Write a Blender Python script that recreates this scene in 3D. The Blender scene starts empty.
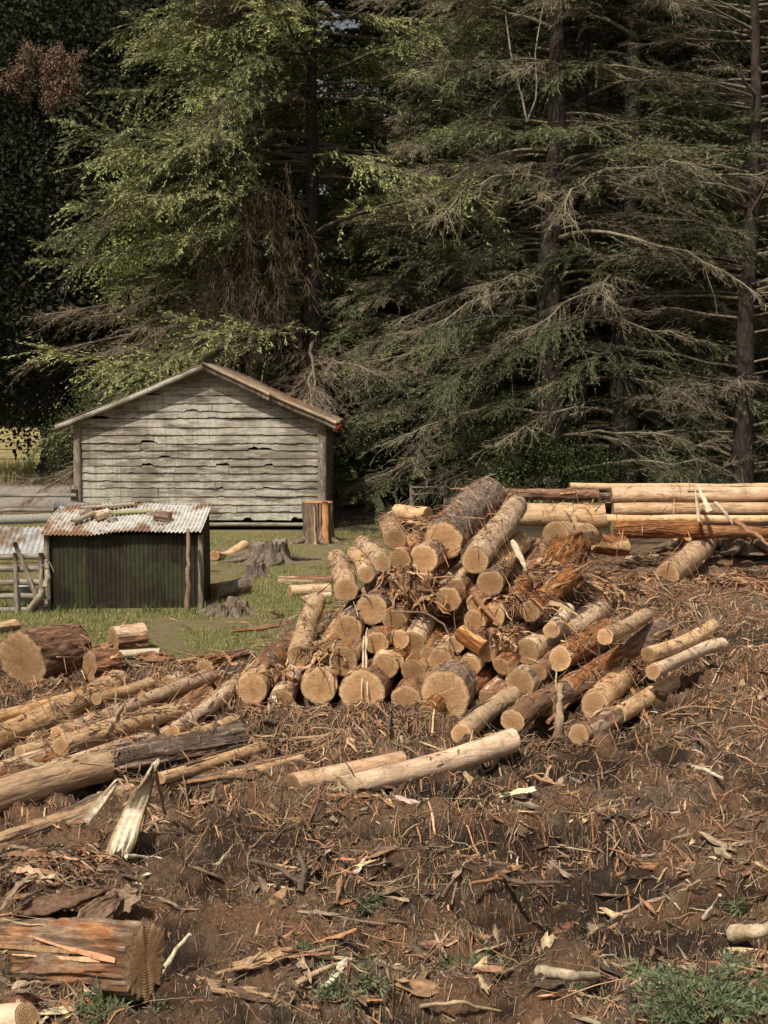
import bpy, math, random
import numpy as np
from mathutils import Vector, Matrix
from mathutils.bvhtree import BVHTree

rng = np.random.default_rng(7)
random.seed(7)
scene = bpy.context.scene
COL = scene.collection
F = 1422.0
CAMZ = 2.8
PITCH = math.atan(112 / F)
cp, sp = math.cos(PITCH), math.sin(PITCH)


# ------------------------------------------------------------------ layout helpers
def ray(px, py):
    a = (px - 384) / F
    b = -(py - 512) / F
    return np.array([a, cp + b * sp, -sp + b * cp])


def atY(px, py, Y):
    d = ray(px, py)
    return np.array([0, 0, CAMZ]) + d * (Y / d[1])


def atZ(px, py, z):
    d = ray(px, py)
    return np.array([0, 0, CAMZ]) + d * ((z - CAMZ) / d[2])


def sst(a, b, x):
    t = np.clip((x - a) / (b - a), 0, 1)
    return t * t * (3 - 2 * t)


# ------------------------------------------------------------------ value noise
def _h(ix, iy, iz, s):
    n = (ix.astype(np.int64) * 374761393 + iy.astype(np.int64) * 668265263 + iz.astype(np.int64) * 2147483647 + s * 974634777) & 0xffffffff
    n = ((n ^ (n >> 13)) * 1274126177) & 0xffffffff
    n = n ^ (n >> 16)
    return (n & 0xffffff) / float(0xffffff)


def noise(x, y, z=0.0, s=0):
    x, y, z = np.broadcast_arrays(np.asarray(x, float), np.asarray(y, float), np.asarray(z, float))
    ix, iy, iz = np.floor(x), np.floor(y), np.floor(z)
    fx, fy, fz = x - ix, y - iy, z - iz
    fx, fy, fz = [f * f * (3 - 2 * f) for f in (fx, fy, fz)]
    r = 0
    for dx in (0, 1):
        for dy in (0, 1):
            for dz in (0, 1):
                w = (fx if dx else 1 - fx) * (fy if dy else 1 - fy) * (fz if dz else 1 - fz)
                r = r + w * _h(ix + dx, iy + dy, iz + dz, s)
    return r * 2 - 1


def fbm(x, y, z=0.0, s=0, o=4):
    r, a, t = 0, 1.0, 0
    for k in range(o):
        r = r + a * noise(x * 2.03 ** k, y * 2.03 ** k, np.asarray(z) * 2.03 ** k, s + k * 17)
        t += a
        a *= .5
    return r / t


# ------------------------------------------------------------------ terrain
def grass_mask(x, y):
    n = .7 * fbm(x * .8, y * .8, 0, 5, 3)
    left = sst(-.55, -1.5, x + .5 * n - .10 * (y - 14))
    return left * sst(14.6, 16.2, y + 1.2 * n) * (1 - sst(32, 38, y))


def mud_mask(x, y):
    g = grass_mask(x, y)
    return (1 - g) * (1 - sst(24, 29, y))


def height(x, y, detail=True):
    x = np.asarray(x, float); y = np.asarray(y, float)
    m = mud_mask(x, y)
    z = .05 * noise(x * .45, y * .45, 0, 1) * (1 - sst(24, 30, y))
    z = z + .82 * np.exp(-((x - .75 - .10 * (y - 16)) / 1.25) ** 2 - ((y - 16.3) / 1.75) ** 2)
    z = z + .22 * np.exp(-((x - 3.4) / 1.6) ** 2 - ((y - 19) / 2.5) ** 2)
    if detail:
        near = 1 - sst(13, 22, y)
        r1 = 1 - np.abs(fbm(x * 1.5, y * 2.6, 0, 11, 4)) * 2
        z = z + m * ((.11 + .09 * near) * (r1 - .6) + (.08 + .05 * near) * fbm(x * 5.5, y * 5.5, 0, 21, 4) + near * .035 * (1 - 2 * np.abs(fbm(x * 9, y * 9, 0, 26, 3))) * sst(-.3, .3, noise(x * 1.3, y * 1.3, 0, 27)) + near * .016 * (1 - 2 * np.abs(noise(x * 22, y * 22, 0, 31))))
        z = z + m * .015 * near * noise(x * 45, y * 45, 0, 35) * sst(-.1, .3, noise(x * 2.5, y * 2.5, 0, 38))
        z = z - m * .16 * sst(.1, .7, fbm(x * .8 + 4, y * 1.7, 0, 41, 3)) * near
    return z


# ------------------------------------------------------------------ mesh helpers
def mesh(name, V, faces, mat=None, parent=None, attrs=None, smooth=False, mats=None, midx=None, loc=None):
    V = np.asarray(V, np.float32).reshape(-1, 3)
    me = bpy.data.meshes.new(name)
    groups = faces if isinstance(faces, list) else [faces]
    groups = [np.asarray(g, np.int32) for g in groups if len(g)]
    me.vertices.add(len(V))
    me.vertices.foreach_set('co', V.ravel())
    nl = sum(g.size for g in groups)
    nf = sum(len(g) for g in groups)
    me.loops.add(nl)
    me.loops.foreach_set('vertex_index', np.concatenate([g.ravel() for g in groups]))
    me.polygons.add(nf)
    tot = np.concatenate([np.full(len(g), g.shape[1]) for g in groups])
    st = np.concatenate([[0], np.cumsum(tot)[:-1]]).astype(np.int32)
    me.polygons.foreach_set('loop_start', st)
    if smooth:
        me.polygons.foreach_set('use_smooth', np.ones(nf, bool))
    me.update(calc_edges=True)
    if attrs:
        for k, a in attrs.items():
            a = np.asarray(a, np.float32)
            if a.ndim == 1:
                at = me.attributes.new(k, 'FLOAT', 'POINT'); at.data.foreach_set('value', a)
            else:
                if a.shape[1] == 3:
                    a = np.concatenate([a, np.ones((len(a), 1), np.float32)], 1)
                at = me.attributes.new(k, 'FLOAT_COLOR', 'POINT'); at.data.foreach_set('color', a.ravel())
    if mats:
        for m in mats: me.materials.append(m)
        me.polygons.foreach_set('material_index', np.asarray(midx, np.int32))
    elif mat:
        me.materials.append(mat)
    o = bpy.data.objects.new(name, me)
    COL.objects.link(o)
    if parent: o.parent = parent
    if loc is not None: o.location = loc
    return o


def tag(o, label=None, cat=None, group=None, kind=None):
    if label: o['label'] = label
    if cat: o['category'] = cat
    if group: o['group'] = group
    if kind: o['kind'] = kind
    return o


def thing(name, label, cat, loc=(0, 0, 0), rotz=0, group=None):
    o = bpy.data.objects.new(name, None)
    o.empty_display_size = .2
    COL.objects.link(o)
    o.location = loc
    o.rotation_euler = (0, 0, rotz)
    return tag(o, label, cat, group)


def copy_tree(o, parent=None):
    c = o.copy(); COL.objects.link(c); c.parent = parent
    for ch in list(o.children): copy_tree(ch, c)
    return c


def nrm(v):
    return v / np.maximum(np.linalg.norm(v, axis=-1, keepdims=True), 1e-9)


def ribbons(P, W, side):
    """P (N,K,3) W (N,K) side (N,3)|(N,K,3) -> verts, quads"""
    N, K, _ = P.shape
    if side.ndim == 2: side = side[:, None, :]
    V = np.stack([P - side * W[..., None] * .5, P + side * W[..., None] * .5], 2).reshape(-1, 3)
    b = (np.arange(N)[:, None] * K + np.arange(K - 1)[None]) * 2
    Q = np.stack([b, b + 1, b + 3, b + 2], -1).reshape(-1, 4)
    return V, Q


def tubes(P, Ra, S=5, Rb=None, up=None):
    """P (N,K,3) radii (N,K); closed side surface, verts N,K,S"""
    N, K, _ = P.shape
    T = np.empty_like(P)
    T[:, 1:-1] = P[:, 2:] - P[:, :-2]; T[:, 0] = P[:, 1] - P[:, 0]; T[:, -1] = P[:, -1] - P[:, -2]
    T = nrm(T)
    if up is None:
        up = np.where(np.abs(T[..., 2:3]) > .9, np.array([1., 0, 0]), np.array([0, 0, 1.]))
    up = np.broadcast_to(up, P.shape)
    A = nrm(np.cross(T, up)); B = np.cross(A, T)
    if Rb is None: Rb = Ra
    th = np.arange(S) / S * 2 * math.pi + math.pi / S
    V = P[:, :, None] + A[:, :, None] * (np.cos(th)[:, None] * Ra[:, :, None, None]) + B[:, :, None] * (np.sin(th)[:, None] * Rb[:, :, None, None])
    idx = np.arange(N * K * S).reshape(N, K, S)
    a = idx[:, :-1]; b = idx[:, 1:]
    Q = np.stack([a, np.roll(a, -1, 2), np.roll(b, -1, 2), b], -1).reshape(-1, 4)
    return V.reshape(-1, 3), Q, idx


def box(x0, x1, y0, y1, z0, z1):
    V = np.array([[x, y, z] for x in (x0, x1) for y in (y0, y1) for z in (z0, z1)], float)
    Q = np.array([[0, 1, 3, 2], [4, 6, 7, 5], [0, 4, 5, 1], [2, 3, 7, 6], [0, 2, 6, 4], [1, 5, 7, 3]])
    return V, Q


class Acc:
    def __init__(s): s.V = []; s.Q = []; s.C = []; s.n = 0
    def add(s, V, Q, C=None):
        s.V.append(V); s.Q.append(np.asarray(Q) + s.n); s.n += len(V)
        if C is not None:
            C = np.asarray(C, float)
            s.C.append(np.broadcast_to(C, (len(V), 3)) if C.ndim == 1 else C)
        return s
    def build(s, name, mat, parent=None, smooth=False, loc=None):
        by = {}
        for q in s.Q: by.setdefault(q.shape[1], []).append(q)
        fs = [np.concatenate(v) for v in by.values()]
        return mesh(name, np.concatenate(s.V), fs, mat, parent, {'Col': np.concatenate(s.C)} if s.C else None, smooth, loc=loc)


def plank(acc, p1, p2, w, t, up=(0, 0, 1), col=None, K=7, wob=.004, taper=None, seed=0):
    """rough sawn or split board between two points, closed ends"""
    r = np.random.default_rng(seed + int(abs(p1[0] * 977 + p1[1] * 331 + p2[2] * 77)))
    s = np.linspace(0, 1, K)
    P = np.asarray(p1)[None] * (1 - s[:, None]) + np.asarray(p2)[None] * s[:, None]
    P = P + r.normal(0, wob, P.shape) * np.sin(s * math.pi)[:, None]
    w = np.full(K, w / math.sqrt(2)) * (1 + r.uniform(-.06, .06, K)); t = np.full(K, t / math.sqrt(2))
    if taper is not None:
        w = w * np.interp(s, [0, 1], taper); t = t * np.interp(s, [0, 1], taper)
    V, Q, idx = tubes(P[None], w[None], 4, t[None], np.asarray(up, float))
    c = np.stack([idx[0, 0], idx[0, -1][::-1]])
    acc.add(V, np.concatenate([Q, c]), col)


# ------------------------------------------------------------------ materials
def new_mat(name):
    m = bpy.data.materials.new(name); m.use_nodes = True
    nt = m.node_tree
    b = nt.nodes['Principled BSDF']
    b.inputs['Roughness'].default_value = .85
    b.inputs['Specular IOR Level'].default_value = .25
    return m, nt, b


class NT:
    def __init__(s, nt): s.nt = nt
    def n(s, t, **kw):
        nd = s.nt.nodes.new(t)
        for k, v in kw.items(): setattr(nd, k, v)
        return nd
    def l(s, a, b): s.nt.links.new(a, b)
    def coord(s, scale=(1, 1, 1), out='Object', rand=True):
        tc = s.n('ShaderNodeTexCoord'); mp = s.n('ShaderNodeMapping')
        mp.inputs['Scale'].default_value = scale
        s.l(tc.outputs[out], mp.inputs['Vector'])
        if rand:
            oi = s.n('ShaderNodeObjectInfo'); mu = s.n('ShaderNodeMath', operation='MULTIPLY'); mu.inputs[1].default_value = 37.
            s.l(oi.outputs['Random'], mu.inputs[0]); s.l(mu.outputs[0], mp.inputs['Location'])
        return mp.outputs[0]
    def noise(s, vec, sc=1, det=6, rough=.6, dist=0):
        nd = s.n('ShaderNodeTexNoise')
        nd.inputs['Scale'].default_value = sc; nd.inputs['Detail'].default_value = det
        nd.inputs['Roughness'].default_value = rough; nd.inputs['Distortion'].default_value = dist
        s.l(vec, nd.inputs['Vector']); return nd.outputs['Fac']
    def ramp(s, fac, stops):
        r = s.n('ShaderNodeValToRGB'); e = r.color_ramp.elements
        while len(e) < len(stops): e.new(.5)
        for i, (p, c) in enumerate(stops):
            e[i].position = p; e[i].color = (c, c, c, 1) if isinstance(c, (int, float)) else (*c, 1)
        s.l(fac, r.inputs[0]); return r.outputs[0]
    def mix(s, f, a, b, mode='MIX'):
        m = s.n('ShaderNodeMix', data_type='RGBA', blend_type=mode)
        if isinstance(f, (int, float)): m.inputs[0].default_value = f
        else: s.l(f, m.inputs[0])
        for i, v in ((6, a), (7, b)):
            if isinstance(v, tuple): m.inputs[i].default_value = (*v, 1)
            else: s.l(v, m.inputs[i])
        return m.outputs[2]
    def math(s, op, a, b=0.0, clamp=False):
        m = s.n('ShaderNodeMath', operation=op, use_clamp=clamp)
        for i, v in ((0, a), (1, b)):
            if isinstance(v, (int, float)): m.inputs[i].default_value = v
            else: s.l(v, m.inputs[i])
        return m.outputs[0]
    def attr(s, name, out='Color'):
        a = s.n('ShaderNodeAttribute'); a.attribute_name = name; return a.outputs[out]
    def bump(s, b, h, st=.5, d=.02):
        bp = s.n('ShaderNodeBump'); bp.inputs['Strength'].default_value = st; bp.inputs['Distance'].default_value = d
        s.l(h, bp.inputs['Height']); s.l(bp.outputs[0], b.inputs['Normal'])


def mat_log():
    m, nt, b = new_mat('log_bark_and_wood'); t = NT(nt)
    v = t.coord((1, 1, .12)); v1 = t.coord((1, 1, .35)); v2 = t.coord()
    oi = t.n('ShaderNodeObjectInfo'); sep = t.n('ShaderNodeSeparateColor'); t.l(oi.outputs['Color'], sep.inputs[0])
    fine = t.noise(v, 55, 6, .65); mid = t.noise(v1, 9, 6, .65); big = t.noise(v2, 2.2, 4, .6)
    # grey outer bark, red-brown inner bark
    outer = t.ramp(t.noise(v1, 34, 8, .75), [(.25, (.035, .024, .018)), (.45, (.13, .09, .065)), (.62, (.26, .20, .155)), (.8, (.42, .36, .29))])
    inner = t.ramp(fine, [(.25, (.07, .030, .017)), (.5, (.24, .112, .058)), (.72, (.46, .27, .15))])
    bark = t.mix(t.ramp(t.math('ADD', mid, t.math('SUBTRACT', sep.outputs[1], .5)), [(.42, 0), (.58, 1)]), outer, inner)
    wood = t.ramp(t.noise(v, 42, 5, .6), [(.25, (.33, .20, .115)), (.48, (.56, .39, .25)), (.75, (.73, .56, .39))])
    wood = t.mix(t.ramp(big, [(.4, 0.), (.7, .75)]), wood, (.46, .265, .14))
    wood = t.mix(t.ramp(t.noise(t.coord((1, 1, .5)), 6, 5, .7), [(.5, 0.), (.72, .7)]), wood, (.22, .15, .10))
    wood = t.mix(sep.outputs[2], wood, (.66, .53, .38))
    p = t.math('ADD', t.attr('peel', 'Fac'), t.math('MULTIPLY', t.math('SUBTRACT', t.noise(v1, 26, 5, .7), .5), .9))
    pf = t.ramp(p, [(.44, 0), (.56, 1)])
    c = t.mix(pf, bark, wood)
    dirt = t.ramp(t.noise(v2, 7, 6, .7), [(.5, 0.), (.75, .65)])
    c = t.mix(dirt, c, (.10, .062, .038))
    c = t.mix(t.ramp(t.attr('cav_shade', 'Fac'), [(.2, .6), (.5, 0.)]), c, (.04, .022, .014))  # crevice shade painted into the bark colour by furrow height
    hv = t.n('ShaderNodeHueSaturation'); t.l(c, hv.inputs['Color']); t.l(t.math('ADD', t.math('MULTIPLY', oi.outputs['Random'], .5), .82), hv.inputs['Value'])
    rs = t.n('ShaderNodeMath', operation='FRACT'); t.l(t.math('MULTIPLY', oi.outputs['Random'], 7.31), rs.inputs[0]); t.l(t.math('ADD', t.math('MULTIPLY', rs.outputs[0], .35), .88), hv.inputs['Saturation'])
    c = t.mix(t.ramp(t.noise(t.coord((1, 1, .08)), 18, 5, .7), [(.56, 0.), (.7, .55)]), hv.outputs[0], (.075, .045, .03))
    t.l(c, b.inputs['Base Color'])
    hb = t.math('ADD', t.math('MULTIPLY', t.noise(v1, 40, 6, .7), 1.0), t.math('MULTIPLY', pf, -.25))
    t.bump(b, hb, .8, .018)
    return m


def mat_end():
    m, nt, b = new_mat('sawn_log_end'); t = NT(nt)
    tc = t.n('ShaderNodeTexCoord')
    sep = t.n('ShaderNodeSeparateXYZ'); t.l(tc.outputs['Object'], sep.inputs[0])
    cb = t.n('ShaderNodeCombineXYZ'); t.l(sep.outputs[0], cb.inputs[0]); t.l(sep.outputs[1], cb.inputs[1])
    dv = t.n('ShaderNodeVectorMath', operation='LENGTH')
    nz = t.noise(cb.outputs[0], 9, 3, .5)
    t.l(cb.outputs[0], dv.inputs[0])
    r = t.math('ADD', dv.outputs['Value'], t.math('MULTIPLY', nz, .02))
    rings = t.math('SINE', t.math('MULTIPLY', r, 520.))
    base = t.attr('rad', 'Fac')
    col = t.ramp(t.math('ADD', base, t.math('MULTIPLY', t.math('SUBTRACT', t.noise(t.coord(), 12, 4, .6), .5), .35)),
                 [(.0, (.25, .135, .068)), (.45, (.31, .18, .095)), (.74, (.36, .225, .125)), (.9, (.50, .35, .215)), (.97, (.30, .18, .10)), (1., (.07, .04, .025))])
    col = t.mix(t.ramp(rings, [(0, 0), (1, .34)]), col, (.24, .12, .055))
    st = t.ramp(t.noise(t.coord(), 5, 5, .7), [(.42, 0.), (.72, .7)])
    col = t.mix(st, col, (.17, .10, .055))
    saw = t.noise(t.coord((1, 14, 1)), 16, 3, .5)
    col = t.mix(t.ramp(saw, [(.4, 0.), (.7, .25)]), col, (.70, .54, .36))
    an = t.n('ShaderNodeMath', operation='ARCTAN2'); t.l(sep.outputs[1], an.inputs[0]); t.l(sep.outputs[0], an.inputs[1])
    c2 = t.n('ShaderNodeCombineXYZ'); t.l(an.outputs[0], c2.inputs[0]); oi = t.n('ShaderNodeObjectInfo'); t.l(t.math('MULTIPLY', oi.outputs['Random'], 50.), c2.inputs[1]); t.l(t.math('MULTIPLY', base, .5), c2.inputs[2])
    rc_ = t.noise(c2.outputs[0], 2.6, 3, .5)
    line = t.math('ABSOLUTE', t.math('SUBTRACT', rc_, .5))
    col = t.mix(t.ramp(line, [(.0, .75), (.012, 0.)]), col, (.05, .028, .018))
    hv = t.n('ShaderNodeHueSaturation'); t.l(col, hv.inputs['Color']); t.l(t.math('ADD', t.math('MULTIPLY', oi.outputs['Random'], .6), .72), hv.inputs['Value']); hv.inputs['Saturation'].default_value = 1.1; col = hv.outputs[0]
    t.l(col, b.inputs['Base Color'])
    t.bump(b, t.math('ADD', rings, t.math('MULTIPLY', saw, 3)), .25, .004)
    return m


def mat_attr(name, rough=.85, var=.45, sc=20, stretch=(1, 1, 1), transl=0, bump=0, rand=False):
    m, nt, b = new_mat(name); t = NT(nt)
    b.inputs['Roughness'].default_value = rough
    n = t.noise(t.coord(stretch, rand=rand), sc, 5, .65)
    c = t.mix(t.ramp(n, [(.3, 0.), (.7, 1.)]), t.mix(var, t.attr('Col'), (0, 0, 0)), t.mix(var * .12, t.attr('Col'), (1, .85, .62)))
    t.l(c, b.inputs['Base Color'])
    if bump: t.bump(b, n, bump, .01)
    if transl:
        tr = t.n('ShaderNodeBsdfTranslucent'); mx = t.n('ShaderNodeMixShader'); mx.inputs[0].default_value = transl
        t.l(c, tr.inputs['Color']); t.l(b.outputs[0], mx.inputs[1]); t.l(tr.outputs[0], mx.inputs[2])
        t.l(mx.outputs[0], nt.nodes['Material Output'].inputs['Surface'])
    return m


def mat_ground():
    m, nt, b = new_mat('ground_soil_grass_gravel'); t = NT(nt)
    b.inputs['Roughness'].default_value = .95
    v = t.coord(rand=False)
    sep = t.n('ShaderNodeSeparateColor'); t.l(t.attr('zone'), sep.inputs[0])
    mud = t.ramp(t.noise(v, 14, 10, .78), [(.30, (.035, .024, .016)), (.42, (.13, .090, .060)), (.53, (.26, .185, .125)), (.66, (.46, .345, .24))])
    mud = t.mix(t.ramp(t.noise(v, 1.3, 5, .65), [(.38, 0.), (.58, .8)]), mud, t.ramp(t.noise(v, 45, 6, .75), [(.3, (.10, .045, .024)), (.55, (.34, .175, .09)), (.75, (.56, .37, .21))]))
    mud = t.mix(t.ramp(t.noise(v, 70, 4, .7), [(.62, 0.), (.76, .7)]), mud, (.40, .28, .18))
    mud = t.mix(t.ramp(t.noise(v, .8, 5, .7), [(.47, 0.), (.60, .85)]), mud, (.030, .021, .015))
    gr = t.ramp(t.noise(v, 9, 8, .75), [(.3, (.11, .115, .035)), (.5, (.23, .22, .08)), (.7, (.40, .33, .17))])
    gr = t.mix(t.ramp(t.noise(v, 1.6, 6, .7), [(.42, 0.), (.58, .85)]), gr, (.30, .215, .135))
    road = t.ramp(t.noise(v, 3, 8, .7), [(.3, (.30, .26, .22)), (.7, (.46, .41, .36))])
    fld = t.ramp(t.noise(t.coord((1, .25, 1), rand=False), 1.2, 8, .7), [(.3, (.13, .135, .045)), (.5, (.34, .27, .12)), (.72, (.46, .38, .19))])
    mud = t.mix(t.math('MULTIPLY', t.attr('pit_shade', 'Fac'), .8), mud, (.018, .012, .009))  # shade of the pits painted into the soil colour
    c = t.mix(sep.outputs[0], mud, gr); c = t.mix(sep.outputs[1], c, road); c = t.mix(sep.outputs[2], c, fld)
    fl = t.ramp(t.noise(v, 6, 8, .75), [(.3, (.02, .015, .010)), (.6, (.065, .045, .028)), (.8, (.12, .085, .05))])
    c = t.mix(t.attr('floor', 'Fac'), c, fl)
    t.l(c, b.inputs['Base Color'])
    h = t.math('ADD', t.noise(v, 30, 9, .8), t.math('MULTIPLY', t.noise(v, 90, 5, .7), .5))
    t.bump(b, h, 1.0, .06)
    return m


def mat_siding():
    m, nt, b = new_mat('weathered_painted_board'); t = NT(nt)
    v = t.coord((.35, 1, 1.6)); vf = t.coord((.15, 1, 2.5)); vb = t.coord((1, 1, 1))
    c = t.ramp(t.noise(vf, 12, 8, .75), [(.3, (.075, .062, .048)), (.5, (.19, .165, .13)), (.7, (.32, .285, .235))])
    pt = t.ramp(t.math('ADD', t.noise(v, 5, 8, .7), t.math('MULTIPLY', t.math('SUBTRACT', t.noise(vb, .9, 3, .5), .5), .7)), [(.42, 0.), (.56, .9)])
    c = t.mix(pt, c, t.ramp(t.noise(vb, 22, 4, .6), [(.3, (.30, .28, .23)), (.7, (.46, .43, .37))]))
    c = t.mix(t.ramp(t.noise(v, 3.2, 6, .72), [(.54, 0.), (.66, .85)]), c, (.055, .042, .03))
    st = t.noise(t.coord((3.2, 1, .14)), 4, 5, .7)
    c = t.mix(t.ramp(st, [(.5, 0.), (.75, .7)]), c, (.10, .085, .06))
    c = t.mix(1.0, c, t.attr('Col'), 'MULTIPLY')
    t.l(c, b.inputs['Base Color']); t.bump(b, t.noise(vf, 26, 8, .75), .6, .012)
    return m


def mat_rust(name, paint, dark, rustc, cut=.5, scale=2.2, low=.0):
    m, nt, b = new_mat(name); t = NT(nt)
    b.inputs['Roughness'].default_value = .6
    v = t.coord((1, 1, .5)); v2 = t.coord()
    c = t.mix(t.ramp(t.noise(v2, 9, 7, .7), [(.4, 0.), (.7, 1.)]), paint, dark)
    r = t.ramp(t.math('ADD', t.noise(v, scale, 8, .7), t.math('MULTIPLY', t.math('SUBTRACT', t.noise(v2, .9, 2, .5), .5), .8)), [(cut - .05, 0.), (cut + .05, 1.)])
    rc = t.ramp(t.noise(v2, 14, 6, .7), [(.3, tuple(x * .35 for x in rustc)), (.7, rustc)])
    c = t.mix(r, c, rc)
    t.l(c, b.inputs['Base Color']); t.bump(b, t.noise(v2, 40, 5, .7), .3, .004)
    return m


def mat_wood(name, cols, sc=30, axis=(1, 1, .1)):
    m, nt, b = new_mat(name); t = NT(nt)
    c = t.ramp(t.noise(t.coord(axis), sc, 7, .7), [(.3, cols[0]), (.5, cols[1]), (.7, cols[2])])
    c = t.mix(t.ramp(t.noise(t.coord(), 4, 6, .7), [(.5, 0.), (.75, .6)]), c, tuple(x * .4 for x in cols[0]))
    t.l(c, b.inputs['Base Color']); t.bump(b, t.noise(t.coord(axis), sc * 1.5, 6, .7), .6, .01)
    return m


M = dict(
    log=mat_log(), end=mat_end(), ground=mat_ground(), siding=mat_siding(),
    debris=mat_attr('shredded_wood_and_bark', .9, .55, 35, bump=.5),
    leaf=mat_attr('foliage', .7, .35, 3, transl=.18),
    broad=mat_attr('broad_leaves', .95, .3, 3, transl=.3),
    twig=mat_attr('twigs_and_limbs', .9, .45, 12),
    grass=mat_attr('grass_blades', .75, .25, 3, transl=.25),
    trunkdark=mat_wood('shaded_tree_bark', [(.006, .005, .004), (.016, .013, .010), (.03, .024, .018)], 14, (1, 1, .25)),  # bark of the big left tree, its shade painted into the colour
    trunk=mat_wood('tree_bark', [(.010, .008, .006), (.032, .024, .018), (.075, .058, .044)], 14, (1, 1, .25)),
    grey=mat_wood('weathered_grey_wood', [(.07, .055, .042), (.20, .165, .13), (.36, .31, .25)], 22, (1, 1, .2)),
    stumpgrey=mat_wood('old_stump_wood', [(.035, .026, .019), (.13, .10, .075), (.28, .23, .175)], 40, (1, 1, .12)),
    greyx=mat_wood('weathered_rail', [(.09, .08, .06), (.22, .20, .155), (.36, .33, .27)], 22, (.1, 1, 1)),
    stumpside=mat_wood('stump_bark', [(.04, .026, .018), (.15, .105, .075), (.32, .245, .18)], 20, (1, 1, .16)),
    pale=mat_wood('fresh_split_wood', [(.50, .38, .24), (.74, .62, .46), (.84, .77, .64)], 30, (1, 1, .1)),
    orange=mat_wood('fresh_orange_cut', [(.30, .12, .045), (.50, .24, .10), (.62, .36, .18)], 24, (1, 1, .15)),
    roofsheet=mat_rust('rusty_roof_iron', (.56, .54, .50), (.28, .26, .23), (.30, .18, .11), .56, 3.4),
    roofsheetrusty=mat_rust('very_rusty_roof_iron', (.54, .51, .46), (.30, .26, .22), (.33, .18, .105), .50, 3.4),
    wallsheet=mat_rust('mossy_dark_iron', (.044, .045, .022), (.018, .019, .010), (.034, .024, .016), .50, 1.6),
    shedroof=mat_rust('old_shed_roof', (.30, .24, .18), (.17, .12, .085), (.32, .16, .09), .55, 2.),
    lightsheet=mat_rust('grey_iron', (.38, .38, .38), (.20, .19, .18), (.24, .17, .11), .62, 2.),
    dark=mat_wood('interior_shade', [(.006, .005, .004), (.010, .008, .006), (.014, .011, .008)], 5),  # shade inside the shed, painted as a near-black colour
)


def simple(name, col, rough=.6):
    m, nt, b = new_mat(name); t = NT(nt)
    c = t.mix(t.ramp(t.noise(t.coord(), 9, 5, .7), [(.35, 0.), (.75, .5)]), col, tuple(x * .45 for x in col))
    t.l(c, b.inputs['Base Color']); b.inputs['Roughness'].default_value = rough
    return m


# ------------------------------------------------------------------ ground sheet
def build_ground():
    def axis_rows():
        r = [-40, -20, -8, -2, 1, 3]
        y = 4.6
        while y < 34: r.append(y); y *= 1.0028
        while y < 600: r.append(y); y *= 1.06
        return np.array(r)
    Y = axis_rows()
    u = np.concatenate([-np.geomspace(9, .32, 26)[:-1], np.linspace(-.32, .32, 760), np.geomspace(.32, 9, 26)[1:]])
    W = np.maximum(Y + 1.0, 4)
    X = W[:, None] * u[None] * np.where(np.abs(u) > .32, 1.0, 1.0)[None]
    YY = np.broadcast_to(Y[:, None], X.shape)
    Z = height(X, YY)
    fade = 1 - sst(.33, .6, np.abs(u))[None]
    Z = Z * np.where(YY < 40, fade, 1)
    far = sst(70, 300, YY)
    Z = Z + far * (3 + 1.5 * noise(X * .01, YY * .01, 0, 3))
    V = np.stack([X, YY, Z], -1).reshape(-1, 3)
    n, k = X.shape
    idx = np.arange(n * k).reshape(n, k)
    Q = np.stack([idx[:-1, :-1], idx[:-1, 1:], idx[1:, 1:], idx[1:, :-1]], -1).reshape(-1, 4)
    x, y = V[:, 0], V[:, 1]
    nn = fbm(x * .6, y * .6, 0, 61, 3)
    g = grass_mask(x, y)
    road = sst(36.0, 36.8, y + .3 * nn) * (1 - sst(47.5, 48.3, y + .3 * nn)) * (1 - sst(-6, -3, x))
    field = sst(48, 49, y + .4 * nn) * (1 - sst(-7, -4, x)) + sst(70, 80, y)
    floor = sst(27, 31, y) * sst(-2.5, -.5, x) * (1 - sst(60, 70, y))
    zone = np.stack([g, road, np.clip(field, 0, 1)], 1)
    low = height(x, y, False) + mud_mask(x, y) * .13 * ((1 - np.abs(fbm(x * 1.5, y * 2.6, 0, 11, 1))) * 2 - 1.6 + .3)
    pit_shade = sst(.02, -.09, V[:, 2] - low) * mud_mask(x, y) * (1 - sst(14, 20, y))  # mask for painted pit shade, from depth below the smoothed ground
    o = mesh('ground', V, Q, M['ground'], attrs={'zone': zone, 'floor': floor, 'pit_shade': pit_shade}, smooth=True)
    tag(o, kind='structure')


build_ground()

# ------------------------------------------------------------------ logs
BV, BF, BN = [], [], [0]


def add_bvh(V, Q, Mx):
    V = (np.c_[V, np.ones(len(V))] @ np.array(Mx).T)[:, :3]
    BV.append(V); BF.append(Q + BN[0]); BN[0] += len(V)


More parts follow.
